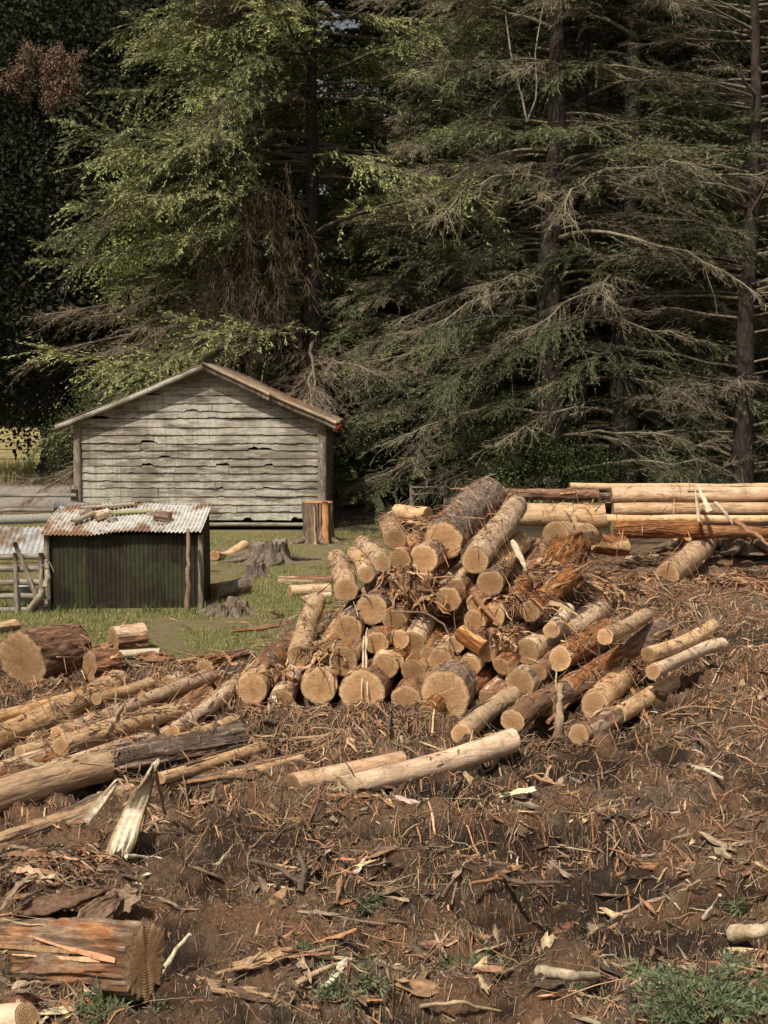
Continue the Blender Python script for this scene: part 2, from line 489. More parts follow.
def log(label, P1, P2, r1, r2=None, peel=.5, red=.5, white=.0, bend=.012, cat='log', group=None, name='log', loose=3, stubs=0, seed=None, both=True, rough=1.0, cuttilt=.12):
    global _ls
    P1 = np.asarray(P1, float); P2 = np.asarray(P2, float)
    r2 = r2 or r1 * .92
    L = np.linalg.norm(P2 - P1)
    sd = seed if seed is not None else int(abs(P1[0] * 7919 + P1[1] * 104729 + P1[2] * 1299)) % 100000
    rg = np.random.default_rng(sd)
    root = thing(name, label, cat, tuple(P1), 0, group)
    q = Vector(P2 - P1).to_track_quat('Z', 'Y')
    root.rotation_mode = 'QUATERNION'
    root.rotation_quaternion = q
    Mx = Matrix.Translation(Vector(P1)) @ q.to_matrix().to_4x4()
    NT_ = 44 if rough < 1.5 else 120; NZ = max(10, int(L / .035))
    th = np.arange(NT_) / NT_ * 2 * math.pi
    z = np.linspace(0, 1, NZ)
    TH, Z = np.meshgrid(th, z)
    zz = Z * L; off = sd % 977
    cx, cy = np.cos(TH), np.sin(TH)
    lob = 1 + .045 * noise(cx * 1.3 + off, cy * 1.3, zz * .8, 3) * rough
    R = (r1 * (1 - Z) + r2 * Z) * lob
    # knots: local swellings
    for k in range(rg.integers(1, 4)):
        kz, kt = rg.uniform(.1, .9) * L, rg.uniform(0, 6.28)
        da = np.angle(np.exp(1j * (TH - kt)))
        R += r1 * .13 * np.exp(-((zz - kz) / (.5 * r1 + .02)) ** 2 - (da / .5) ** 2)
    pn = fbm(cx * 1.1 + off, cy * 1.1 + 5, zz * .9, 9, 4) * .9 + .5
    pk = pn + (peel - .5) * 1.7
    mask = sst(.42, .58, pk)            # 1 = peeled
    ff = 34 if rough < 1.5 else min(60, 9 / r1)
    fur = fbm(cx * r1 * ff + off, cy * r1 * ff, zz * (4.5 if rough < 1.5 else 3.2), 13, 3)
    if rough >= 1.5: fur = fur * 1.3 + .6 * sst(.1, .35, fbm(cx * 2.2 + off, cy * 2.2, zz * 3, 19, 3)) - .3
    R = R + (1 - mask) * (.006 + .011 * fur) * rough + mask * .0025 * fur
    A = bend * L * np.array([math.cos(off), math.sin(off)])
    bx = A[0] * np.sin(Z * math.pi) + .01 * noise(zz * 1.5, off)
    by = A[1] * np.sin(Z * math.pi) + .01 * noise(zz * 1.5, off + 9)
    X = R * cx + bx; Yv = R * cy + by
    tl, tl2 = rg.normal(0, cuttilt, 2)
    zz2 = zz + (X * tl + Yv * tl2) * (1 - sst(0, min(.3, .4 * L), zz)) + (X * -tl2 + Yv * tl) * sst(L - min(.3, .4 * L), L, zz)
    V = np.stack([X, Yv, zz2], -1)
    idx = np.arange(NT_ * NZ).reshape(NZ, NT_)
    a, b_ = idx[:-1], idx[1:]
    Q = np.stack([a, np.roll(a, -1, 1), np.roll(b_, -1, 1), b_], -1).reshape(-1, 4)
    body = mesh('log_body', V.reshape(-1, 3), Q, M['log'], root, {'peel': pk.ravel(), 'cav_shade': np.clip(.5 + fur * .9 + .5 * mask, 0, 1).ravel()}, smooth=True)
    body.color = (peel, red, white, 1)
    add_bvh(V.reshape(-1, 3), Q, Mx)
    for e in ((0, -1) if both else (0,)):
        ring = V[e]; c = ring.mean(0)
        fr = np.array([1., .97, .75, .5, .25, .02])
        rv = c[None, None] + (ring[None] - c) * fr[:, None, None]
        rv[1:, :, 2] += .004 * noise(rv[1:, :, 0] * 40, rv[1:, :, 1] * 9, off) + (-.002 if e == 0 else .002)
        ii = np.arange(6 * NT_).reshape(6, NT_)
        qq = np.stack([ii[:-1], ii[1:], np.roll(ii[1:], -1, 1), np.roll(ii[:-1], -1, 1)], -1).reshape(-1, 4)
        if e == -1: qq = qq[:, ::-1]
        vv = rv.reshape(-1, 3); sh = np.array([c[0], c[1], 0])
        ce = mesh('cut_end', vv - sh, qq, M['end'], root, {'rad': np.repeat(fr, NT_)}, loc=tuple(sh))
    # loose bark ribbons clinging to the log
    if loose:
        n = int(loose * 1.6) if loose > 2 else loose
        K = 7; s = np.linspace(0, 1, K)
        z0 = rg.uniform(0.02, .85, n) * L; ln = rg.uniform(.15, .5, n) * min(L, 1.6); t0 = rg.uniform(0, 6.28, n)
        zc = z0[:, None] + s[None] * ln[:, None]
        tt = t0[:, None] + rg.normal(0, .35, n)[:, None] * s[None]
        lift = (.010 + (rg.random(n) ** 3 * .10)[:, None] * s[None] ** 2 + rg.normal(0, .005, (n, K)))
        rr = r1 * 1.03 + lift
        zf = np.clip(zc / L, 0, 1)
        P = np.stack([rr * np.cos(tt) + A[0] * np.sin(zf * math.pi), rr * np.sin(tt) + A[1] * np.sin(zf * math.pi), zc], -1)
        side = np.stack([-np.sin(tt), np.cos(tt), tt * 0], -1)
        W = (.006 + .030 * rg.random(n) ** 2)[:, None] * (1 - .75 * s[None]) * rg.uniform(.7, 1.2, (n, K))
        Vr, Qr = ribbons(P, W, side)
        cc = pal(rg, n, RED)
        CC = np.repeat(cc, K * 2, 0)
        if n > 13: mesh('loose_bark', Vr, Qr, M['debris'], root, {'Col': CC})
        else:
            for q in range(n): mesh('loose_bark', Vr[q * K * 2:(q + 1) * K * 2], Qr[:K - 1], M['debris'], root, {'Col': CC[q * K * 2:(q + 1) * K * 2]})
    for k in range(stubs):
        zc = rg.uniform(.2, .8) * L; t = rg.uniform(0, 6.28)
        d = np.array([math.cos(t), math.sin(t), .5]); ln = rg.uniform(.05, .12) + r1
        s = np.linspace(0, 1, 5)[:, None]
        P = np.array([bx[int(zc / L * NZ), 0], by[int(zc / L * NZ), 0], zc]) + d * s * ln
        Vs, Qs, id_ = tubes(P[None], np.linspace(.28 * r1, .16 * r1, 5)[None], 8)
        mesh('branch_stub', Vs, [Qs, id_[0, -1][None]], M['log'], root, {'peel': np.full(len(Vs), .6), 'cav_shade': np.ones(len(Vs))}, smooth=False).color = (.6, .5, 0, 1)
    return root


RED = np.array([[.38, .17, .08], [.48, .25, .12], [.24, .10, .048], [.12, .06, .035], [.56, .36, .20], [.31, .16, .085]])
PALE = np.array([[.60, .45, .28], [.70, .56, .38], [.48, .33, .19], [.36, .25, .155]])
BROWN = np.array([[.12, .072, .045], [.20, .125, .077], [.26, .18, .12], [.055, .035, .025], [.34, .25, .17], [.30, .165, .09]])


def pal(rg, n, base):
    c = base[rg.integers(0, len(base), n)]
    return np.clip(c * rg.uniform(.65, 1.3, (n, 1)) * (1 + rg.normal(0, .05, (n, 3))), .01, .85)


def pileY(py):
    t = (py - 400) / F
    d = (12.6 + .45 * CAMZ) / (1 + .45 * t)
    return d


def PL(label, x1, y1, r, x2, y2, dz=.1, ext=.5, peel=.5, red=.5, white=0., **k):
    """log of the pile: sawn end towards the viewer at x1,y1, going back through x2,y2"""
    P1 = atY(x1, y1, pileY(y1))
    rad = r * P1[1] / F
    g = float(height(P1[0], P1[1], False))
    if P1[2] < rad + .0: P1 = atZ(x1, y1, rad * .92)
    P2 = atZ(x2, y2, min(P1[2] + dz, CAMZ - .3))
    d = P2 - P1
    L = np.linalg.norm(d)
    if L > 2.3:
        rd = ray(x2, y2); rd = rd / np.linalg.norm(rd); o_ = np.array([0, 0, CAMZ]) - P1
        bq = rd @ o_; disc = bq * bq - (o_ @ o_ - 2.3 ** 2)
        if disc > 0: P2 = np.array([0, 0, CAMZ]) + rd * (-bq + math.sqrt(disc))
        else: P2 = P1 + d * 2.3 / L
        d = (P2 - P1); ext = min(ext, .12)
    P2 = P1 + d * (1 + ext)
    return log(label, P1, P2, rad, rad * .95, peel, red, white, **k)


def GL(label, x1, y1, x2, y2, r, peel=.5, red=.5, white=0., h1=0., h2=0., r2=None, **k):
    """log lying on the ground, both ends seen"""
    Y = CAMZ * F / (max(y1, 420) - 400); rad = r * Y / F
    P1 = atZ(x1, y1, rad * .85 + h1)
    rad2 = (r2 or r) * (CAMZ * F / (max(y2, 420) - 400)) / F
    P2 = atZ(x2, y2, rad2 * .85 + h2)
    return log(label, P1, P2, rad, rad2, peel, red, white, **k)


# front row of the pile
PL('short barky log at the left foot of the pile, sawn end facing out', 251, 688, 16, 288, 652, .05, .3, .42, .45)
PL('stripped pinkish log between the leftmost barky log and a wide sawn end', 281, 700, 12.5, 303, 662, .05, .4, .62, .75)
PL('bright peeled log lying straight back on the grass edge behind the pile foot', 298, 655, 12, 315, 604, .05, .05, .95, .3, .35, loose=1)
PL('wide sawn log end on the ground, third from the left of the bottom row', 319, 687, 19, 334, 650, .05, .6, .7, .4)
PL('medium dark log end above and right of the third bottom log', 342, 660, 15, 356, 628, .1, .8, .3, .5)
PL('round log end on the second tier under a splintered hanging bark strip', 348, 628, 14.5, 366, 604, .1, .8, .5, .3)
PL('rough dark barked log with shaggy bark sitting highest on the left shoulder of the pile', 371, 609, 15, 404, 582, .1, .9, .15, .35, loose=9)
PL('small shaded log end tucked below the shaggy barked log', 376, 643, 12, 390, 622, .1, .8, .3, .6)
PL('log end with pale splinters hanging in front of it, middle of the pile', 385, 667, 13.5, 400, 645, .1, .8, .45, .5)
PL('very wide sawn end in the bottom row behind two hanging splinters', 362, 692, 23, 380, 668, .06, .7, .35, .6)
PL('dark low log end wedged between the two widest bottom ends', 406, 700, 15, 420, 680, .05, .7, .3, .6)
PL('mid sized log end directly above the dark low wedged end', 413, 672, 13.5, 428, 652, .1, .8, .6, .5)
PL('widest sawn end of the pile, bottom row right of centre', 446, 695, 24.5, 468, 668, .06, .6, .4, .5)
PL('long log with a bright stripped back leaning up the middle of the pile', 413, 643, 13.5, 452, 574, .22, .2, .8, .3, .3, stubs=1)
PL('mottled pale log right of the leaning stripped log', 440, 661, 13, 457, 626, .15, .5, .75, .3, .1)
PL('small orange log end right of the mottled pale log', 471, 666, 11, 492, 640, .1, .6, .5, .7)
PL('thin barky log with an angled end above the small orange end', 487, 652, 9.5, 517, 624, .12, .4, .3, .3, loose=5)
PL('small reddish cut end above the lower right logs of the pile', 502, 667, 10, 524, 650, .1, .6, .45, .9)
# upper pile
P1 = atY(444, 541, 13.5); P2 = atY(487, 497, 15.9)
log('huge scaly barked log on the very top of the pile', P1, P2, .18, .215, .22, .25, 0, bend=.01, loose=6)
PL('smooth pale log lying right beside the huge top log', 474, 560, 14, 513, 511, .2, .12, .97, .3, .1, loose=1, bend=.015)
PL('mottled log end below the smooth pale upper log', 490, 583, 13.5, 510, 556, .1, .6, .6, .3)
PL('log under the huge top log, its end half in shadow', 423, 560, 15, 446, 540, .1, .7, .5, .6)
PL('small bright peeled log pointing up left on the back shoulder', 383, 563, 9.5, 365, 546, .0, .15, .97, .4, .5, loose=0)
PL('thin pale orange log beside the small bright peeled log', 366, 574, 8.5, 355, 556, .0, .15, .9, .5, .1, loose=1)
PL('barky log at the left back edge of the pile, red sawn end', 346, 589, 12, 338, 562, .0, .1, .65, .8)
PL('short log behind the shaggy tier with a shaded end', 396, 541, 11, 390, 526, .0, .3, .6, .5)
PL('log end peeping below the small bright peeled log', 400, 560, 11, 412, 548, .05, .6, .5, .6)
PL('dark reddish log sunk in bark shreds right of centre', 448, 600, 13, 476, 580, .1, .7, .2, .8, loose=8)
PL('shredded log lying low under the mottled log end', 475, 622, 12, 506, 606, .1, .7, .3, .8, loose=8)
PL('short reddish log bridging between two middle logs', 460, 632, 9, 480, 645, -.1, .2, .5, .8, loose=3)
# horizontal logs behind the top
P1 = atY(512, 514, 17.4); P2 = atY(606, 516, 17.2)
log('long smooth tan log lying crosswise behind the top of the pile', P2, P1, .15, .14, .93, .5, .05, bend=.01, loose=1)
P1 = atY(506, 495, 19.2); P2 = atY(598, 494, 19.4)
log('flat shaggy barked log at the back crest of the pile', P1, P2, .07, .07, .2, .7, loose=7)
P1 = atY(398, 512, 18.6); P2 = atY(428, 514, 18.2)
log('short pale log lying crosswise at the back left crest of the pile', P1, P2, .10, .09, .85, .5, .1)
P1 = atY(556, 534, 16.2); P2 = atY(592, 534, 17.4)
log('short knotty log with a greenish grey end behind the crosswise tan log', P1, P2, .15, .13, .7, .3, stubs=1)
P1 = atY(588, 541, 18.0); P2 = atY(624, 546, 18.4)
log('dark red stripped log end beside the short knotty log', P1, P2, .13, .12, .4, 1., loose=5)
# right shoulder: root plates and shaggy butt logs
P1 = atY(548, 590, 14.8); P2 = atY(572, 548, 16.6)
log('thick butt log wrapped in hanging red bark on the right shoulder of the pile', P1, P2, .27, .22, .1, .9, loose=26, rough=2.2)
P1 = atY(516, 592, 14.4); P2 = atY(540, 556, 16.1)
log('thick shaggy butt log left of the other red wrapped butt', P1, P2, .22, .2, .15, .95, loose=22, rough=2.)
P1 = atY(597, 600, 15.8); P2 = atY(585, 612, 17.0)
log('rounded grey barky log stub at the right edge of the pile', P1, P2, .155, .15, .1, .1, loose=6, rough=1.6)
P1 = atY(520, 618, 14.7); P2 = atY(560, 585, 16.2)
log('log buried in red bark shreds below the shaggy butts', P1, P2, .15, .14, .3, .9, loose=14, rough=1.5)
# lower right fan
PL('grey brown log with a pale rimmed end at the lower right of the pile', 521, 684, 16, 598, 638, .05, .1, .4, .25, loose=4)
PL('pale patchy log lying above the grey brown lower right log', 526, 651, 14, 598, 609, .08, .05, .85, .4, .2, stubs=1)
PL('small whitish log stub resting on the pale patchy log', 551, 630, 8.5, 566, 612, .08, .1, .98, .2, .5, loose=0)
PL('long barked log running up right below the grey brown log', 544, 705, 13, 654, 634, .1, .1, .25, .5, loose=7)
PL('short thin pale log poking out behind the long barked log', 604, 637, 8.5, 640, 618, .0, .2, .95, .4, .1, loose=0)
PL('tan log with a clean sawn end below the long barked log', 594, 706, 14, 640, 662, .1, .15, .7, .5, loose=3)
PL('slim pale log lying lowest on the right under the tan log', 616, 716, 9.5, 670, 684, .0, .05, .9, .4, .1, loose=1)
PL('upper of two slim smooth logs reaching furthest right from the pile', 648, 655, 8, 712, 627, .0, .02, .97, .3, .25, loose=0, bend=.015)
PL('lower of two slim smooth logs reaching furthest right from the pile', 652, 672, 8, 720, 644, .0, .02, .97, .3, .15, loose=0, bend=.01)
PL('small log end low down left of the upright splintered post', 580, 735, 10, 604, 722, .0, .5, .6, .6)
PL('bright stripped log sloping down left from under the pile to the churned ground', 462, 734, 10, 508, 698, .05, .2, .95, .3, .3, loose=1)
PL('dark barked log low behind the bright stripped sloping log', 512, 722, 11, 545, 700, .05, .4, .2, .6, loose=4)
# inside of the pile
for i, (x, y, r, x2, y2) in enumerate([(330, 655, 9, 345, 630), (352, 655, 8, 366, 640), (400, 640, 10, 412, 620), (396, 660, 8, 410, 640), (428, 655, 9, 440, 635), (430, 690, 9, 446, 668), (455, 645, 9, 470, 625), (385, 640, 8, 396, 620), (476, 640, 9, 492, 620), (492, 618, 11, 512, 596), (508, 646, 10, 530, 624), (455, 588, 10, 476, 566), (420, 584, 11, 440, 566), (398, 582, 10, 415, 566), (470, 690, 9, 490, 668), (530, 612, 11, 556, 590), (536, 672, 9, 560, 652), (474, 605, 9, 490, 588), (428, 715, 9, 450, 690), (395, 622, 12, 415, 600), (465, 690, 11, 485, 665), (500, 640, 11, 520, 615), (560, 660, 12, 590, 640), (488, 700, 11, 510, 680), (565, 690, 11, 600, 668)]):
    PL('half hidden log filling a dark gap inside the pile', x, y, r, x2, y2, .1, .6, .35, .7, group='logs half hidden inside the pile', name='log', loose=5)

# in front of the pile
GL('long knotty pale log lying alone in front of the pile', 341, 787, 512, 741, 11, .93, .3, .12, h1=.02, h2=.02, r2=12, stubs=2, bend=.02, loose=1)
GL('short log with a sawn end just left of the long front log', 294, 784, 402, 762, 11, .75, .45, .0, loose=3)
# right hand loose log
GL('stout log lying on the red bark slope right of the pile', 668, 574, 706, 540, 11, .9, .35, .1, h1=.12, h2=.15, loose=1)
GL('short split log leaning against the stout log on the slope', 690, 556, 700, 566, 7, .8, .6, 0, h1=.2, h2=.05)

# field of felled trunks at the left
GL('split orange trunk nearest the grass, running out of the left edge', -30, 752, 119, 682, 13, .75, .6, loose=6, bend=.01, rough=1.6)
GL('long slender trunk crossing the left field of logs', 58, 735, 204, 678, 8, .85, .5, .0, h1=.1, h2=.05, loose=3, rough=1.6)
GL('pale slender trunk poking in at the left edge below the split orange trunk', -30, 780, 96, 734, 9, .85, .5, .1, loose=3, h1=.05)
GL('thick orange peeled trunk running out of the left edge', -40, 812, 106, 766, 17, .82, .8, .0, rough=1.6, h1=.08, h2=.1, r2=15, loose=6, bend=.01)
GL('dark grey barked trunk ending beside the bark litter, left field', 92, 768, 240, 741, 14, .42, .15, .0, h1=.04, h2=.03, loose=7, rough=1.6)
GL('long mossy grey pole lying closest to the churned mud', 100, 802, 300, 763, 10, .35, .15, .0, loose=5, bend=.012)
GL('rough trunk with a peeled top running out at the lower left edge', -40, 858, 125, 797, 13, .6, .4, .0, loose=6, rough=1.6)
GL('short tan log end beside the leftmost barky log of the pile', 203, 712, 240, 682, 9, .92, .5, .05, loose=2)
GL('reddish log lying under the long slender trunk', 118, 748, 206, 697, 10, .45, .85, loose=5, rough=1.6)
GL('thin orange log next to the dark grey barked trunk', 154, 740, 212, 708, 7, .85, .8, loose=3)
GL('brown log half sunk in chips between the slender trunk and the pale trunk', 60, 762, 108, 735, 9, .5, .6, loose=4, rough=1.6)
GL('thin debarked pole among the left trunks', 20, 752, 150, 712, 6, .8, .6, h1=.1, h2=.05, loose=2)
GL('brown pole under the thick orange trunk', -20, 790, 90, 750, 8, .4, .7, loose=4, rough=1.6)
GL('slim crooked log at the back of the left trunks', 130, 722, 196, 694, 7, .4, .6, loose=4)

for i, (lab, a, p) in enumerate([
    ('pale pole lying over the split orange trunk at the left edge', (-20, 722, 96, 690, 6), .9), ('stripped pole fanning right between the slender trunk and the grass', (120, 712, 212, 676, 6), .85),
    ('torn pale trunk lying across the left field under the reddish log', (60, 748, 176, 712, 9), .75), ('thin stripped pole just behind the thick orange trunk', (40, 775, 150, 738, 7), .9),
    ('short stripped billet beside the short tan log end', (172, 732, 226, 694, 7), .9), ('stripped pole lying low behind the long mossy grey pole', (160, 778, 262, 748, 6), .85),
    ('pale billet lying at the tip of the split orange trunk', (96, 700, 150, 684, 6), .85), ('slim orange pole behind the dark grey barked trunk', (140, 752, 232, 722, 6), .8)]):
    GL(lab, a[0], a[1], a[2], a[3], a[4], p, .7, .1 * (i % 3), h1=.14, h2=.10, loose=3, bend=.01, rough=1.6 if i % 3 == 2 else 1)

# sawn rounds and chunks on the grass
P1 = atZ(22, 658, .27); P2 = P1 + np.array([.44, .62, -.02])
log('large sawn round with red shaggy bark on the grass at the left edge', P1, P2, .285, .25, .15, .9, name='log_round', cat='log round', loose=22, rough=1.8, bend=.0)
P1 = atZ(113, 639, .13); P2 = P1 + np.array([.30, .20, 0])
log('small sawn round with a hollow dark face on the grass', P1, P2, .15, .16, .5, .8, name='log_round', cat='log round', loose=9, rough=1.8)
P1 = atZ(30, 664, .15) + np.array([.62, -.12, 0]); P2 = P1 + np.array([.22, .2, 0])
log('broken chunk of red bark leaning at the right of the large round', P1, P2, .15, .13, .1, 1., name='log_chunk', cat='log chunk', loose=10, rough=2.2)
GL('grey fallen pole end at the left edge by the low hut', -12, 632, 14, 626, 7, .5, .2, loose=1)
GL('flat split log lying on grass below the root stumps', 290, 592, 330, 590, 6, .9, .5, .2, loose=2)
GL('red brown bar of wood lying on the grass behind the flat split log', 278, 580, 332, 580, 4, .4, .9, loose=2)
GL('bright short log at the grass edge behind the left shoulder', 305, 600, 330, 596, 4, .9, .4, .4, loose=2)
GL('broken chunk with orange wood among chips by the left trunks', 205, 667, 222, 662, 8, .5, .9, name='log_chunk', cat='log chunk', loose=6, rough=2)
GL('pale stubby chunk lying behind the short tan log end', 168, 684, 180, 679, 8, .7, .6, name='log_chunk', cat='log chunk', loose=4)
GL('squat reddish chunk on the grass edge left of the leftmost pile log', 225, 660, 244, 656, 7, .35, .9, name='log_chunk', cat='log chunk', loose=7, rough=2)

# stacked trunks along the back right
def stack(label, xa, xb, yc, r, Y, peel, red, white=0., **k):
    A = atY(xa, yc, Y); B = atY(xb, yc - 1, Y + .2)
    return log(label, A, B, r * Y / F, r * Y / F * .93, peel, red, white, bend=.004, **k)
stack('top pale trunk of the long stack at the back right', 570, 860, 486, 3.5, 24.6, .97, .3, .4, loose=0)
stack('thick smooth trunk with a blunt left end on the back right stack', 611, 850, 494.5, 8, 24, .82, .5, .0, loose=3, rough=1.2)
stack('second smooth trunk down the back right stack', 613, 860, 509, 6.5, 23.8, .75, .5, .0, loose=5, rough=1.6)
stack('thin bright trunk third down the back right stack', 606, 860, 519, 4.2, 23.5, .85, .5, .1, loose=4)
stack('red barked trunk at the bottom of the back right stack', 612, 700, 530, 8.5, 23.2, .2, 1., loose=14, rough=1.6)
stack('dark red trunk half buried behind the bottom of the right stack', 690, 850, 532, 7, 23.6, .3, .9, loose=10)
stack('brown trunk lying at the back of the right stack in shade', 600, 740, 500, 7, 24.9, .4, .4, loose=2)

bvh = BVHTree.FromPolygons([tuple(v) for v in np.concatenate(BV)], [tuple(int(i) for i in f) for f in np.concatenate(BF)])


def top(x, y):
    """surface height under the open sky: logs or ground"""
    hz = height(x, y)
    up = np.zeros((len(x), 3)); up[:, 2] = 1; on = np.zeros(len(x), bool)
    for i in range(len(x)):
        if not (9.5 < y[i] < 25): continue
        h = bvh.ray_cast(Vector((x[i], y[i], 5)), Vector((0, 0, -1)))
        if h[0] is not None and h[0].z > hz[i]:
            hz[i] = h[0].z; up[i] = h[1]; on[i] = True
            if up[i][2] < 0: up[i] = -up[i]
    return hz, up, on


# ------------------------------------------------------------------ litter
def inside(x, y):  # keep litter off the shed and hut footprints
    return ~((x > -6.9) & (x < -1.0) & (y > 30)) & ~((x > -4.7) & (x < -2.2) & (y > 18.6) & (y < 20.6))


def scatter(n, y0, y1, dens, spread=.36, power=1.0, mix=None):
    """points on the ground, fewer with distance"""
    Y = y0 * (y1 / y0) ** (rng.random(n * 3) ** power)
    X = rng.uniform(-spread, spread, n * 3) * (Y + 1)
    k = (rng.random(n * 3) < dens(X, Y)) & inside(X, Y)
    return X[k][:n], Y[k][:n]


def dz_dens(x, y):
    g = grass_mask(x, y)
    return np.clip((1 - .93 * g) * (.35 + .9 * sst(-.25, .3, fbm(x * 1.3, y * 1.3, 0, 91, 3))), 0, 1)


def wood_dens(x, y):      # more around the pile, the left logs and the slope behind
    near = np.exp(-((x - .8) / 2.6) ** 2 - ((y - 15) / 2.8) ** 2) + np.exp(-((x + 2.7) / 2.2) ** 2 - ((y - 12.2) / 1.6) ** 2) + np.exp(-((x - 4) / 2.6) ** 2 - ((y - 20) / 4) ** 2) * 1.2
    return np.clip((.10 + near) * (1 - .9 * grass_mask(x, y)) * (.3 + sst(-.3, .3, fbm(x * 2, y * 2, 0, 95, 3))), 0, 1)


def litter_strips(name, n, y0, y1, dens, Ls, Ws, lift, base, curl=.3, K=6, spread=.36, stiff=False, hug=.008, keep_on=.3, pw=2.0):
    x, y = scatter(n, y0, y1, dens, spread)
    z, up, on = top(x, y)
    kp = ~on | (rng.random(len(x)) < keep_on)
    x, y, z, up, on = x[kp], y[kp], z[kp], up[kp], on[kp]
    n = len(x)
    a = rng.uniform(0, 2 * math.pi, n)
    L = Ls[0] + (Ls[1] - Ls[0]) * rng.random(n) ** pw; L = np.where(on, L * .6, L); s = np.linspace(0, 1, K)
    cu = rng.normal(0, curl, n)
    ang = a[:, None] + cu[:, None] * s[None] * 2 + np.cumsum(rng.normal(0, .12, (n, K)), 1)
    st = L[:, None] / (K - 1)
    dx = np.cumsum(np.cos(ang) * st, 1) - np.cos(ang[:, :1]) * st; dy = np.cumsum(np.sin(ang) * st, 1) - np.sin(ang[:, :1]) * st
    tilt = (np.abs(rng.normal(0, lift, n)) * np.where(on, .25, 1))[:, None]
    # lie along the surface normal's tangent plane
    nz = np.maximum(up[:, 2:3], .45)
    slope = -(up[:, 0:1] * dx + up[:, 1:2] * dy) / nz
    gz = height(x[:, None] + dx, y[:, None] + dy)
    follow = np.where(on[:, None], z[:, None] + slope, gz)
    z1 = np.where(stiff, 1, 0) * 0 + follow
    if stiff: z1 = np.maximum(z[:, None] + (gz[:, -1:] - z[:, None]) * s[None] * (~on[:, None]), follow * .5 + z[:, None] * .5)
    arch = rng.uniform(0, 1, n)[:, None] * np.sin(s * math.pi)[None] * L[:, None] * lift * .6
    P = np.stack([x[:, None] + dx, y[:, None] + dy, z1 + hug + tilt * L[:, None] * s[None] + arch], -1)
    W = (Ws[0] + (Ws[1] - Ws[0]) * rng.random(n) ** pw)[:, None] * (1 - .6 * np.abs(2 * s - 1) ** 3)[None] * rng.uniform(.75, 1.2, (n, K))
    cc = pal(rng, n, base)
    if stiff:
        V, Q, idx = tubes(P, W * .5 * (1 - .5 * s[None]), 4)
        return mesh(name, V, Q, M['debris'], attrs={'Col': np.repeat(cc, K * 4, 0)})
    sd = np.stack([-np.sin(ang), np.cos(ang), rng.normal(0, .5, n)[:, None] * np.ones(K)[None] + s[None] * rng.normal(0, .8, n)[:, None]], -1)
    V, Q = ribbons(P, W, nrm(sd))
    return mesh(name, V, Q, M['debris'], attrs={'Col': np.repeat(cc, K * 2, 0)})


ALLB = np.concatenate([BROWN, BROWN, RED, PALE[2:]])
def patchy(x, y):
    return dz_dens(x, y) * (.12 + .88 * sst(-.05, .3, fbm(x * .9 + 5, y * 1.6, 0, 141, 4)))


tag(litter_strips('wood_chips', 230000, 5.2, 27, dz_dens, (.005, .05), (.003, .016), .35, ALLB, K=2, pw=2.4), 'small wood and bark chips trodden all over the churned ground', 'wood chips', kind='stuff')
tag(litter_strips('twig_litter', 9500, 5.2, 26, patchy, (.04, .45), (.003, .014), .10, np.concatenate([BROWN, BROWN, RED, PALE]), K=5, stiff=True, keep_on=.1, pw=3.2, curl=.06), 'fine broken twigs littering the churned ground', 'twigs', kind='stuff')
tag(litter_strips('bark_shreds', 52000, 8.5, 27, wood_dens, (.05, .40), (.003, .018), .10, np.concatenate([RED, RED, BROWN[1:]]), curl=.14, K=6, keep_on=.6), 'stringy red bark shreds over and around the log pile', 'bark shreds', kind='stuff')
tag(litter_strips('wood_splinters', 6000, 8.5, 27, wood_dens, (.05, .42), (.006, .026), .12, np.concatenate([PALE, RED]), K=4, stiff=True, keep_on=.12, curl=.05), 'pale wood splinters mixed through the bark around the logs', 'splinters', kind='stuff')
tag(litter_strips('bark_fibres', 5000, 5.2, 13, patchy, (.04, .30), (.003, .016), .12, np.concatenate([BROWN, RED]), curl=.12, K=6, pw=2.6), 'torn fibrous bark lying on the churned foreground', 'bark fibres', kind='stuff')


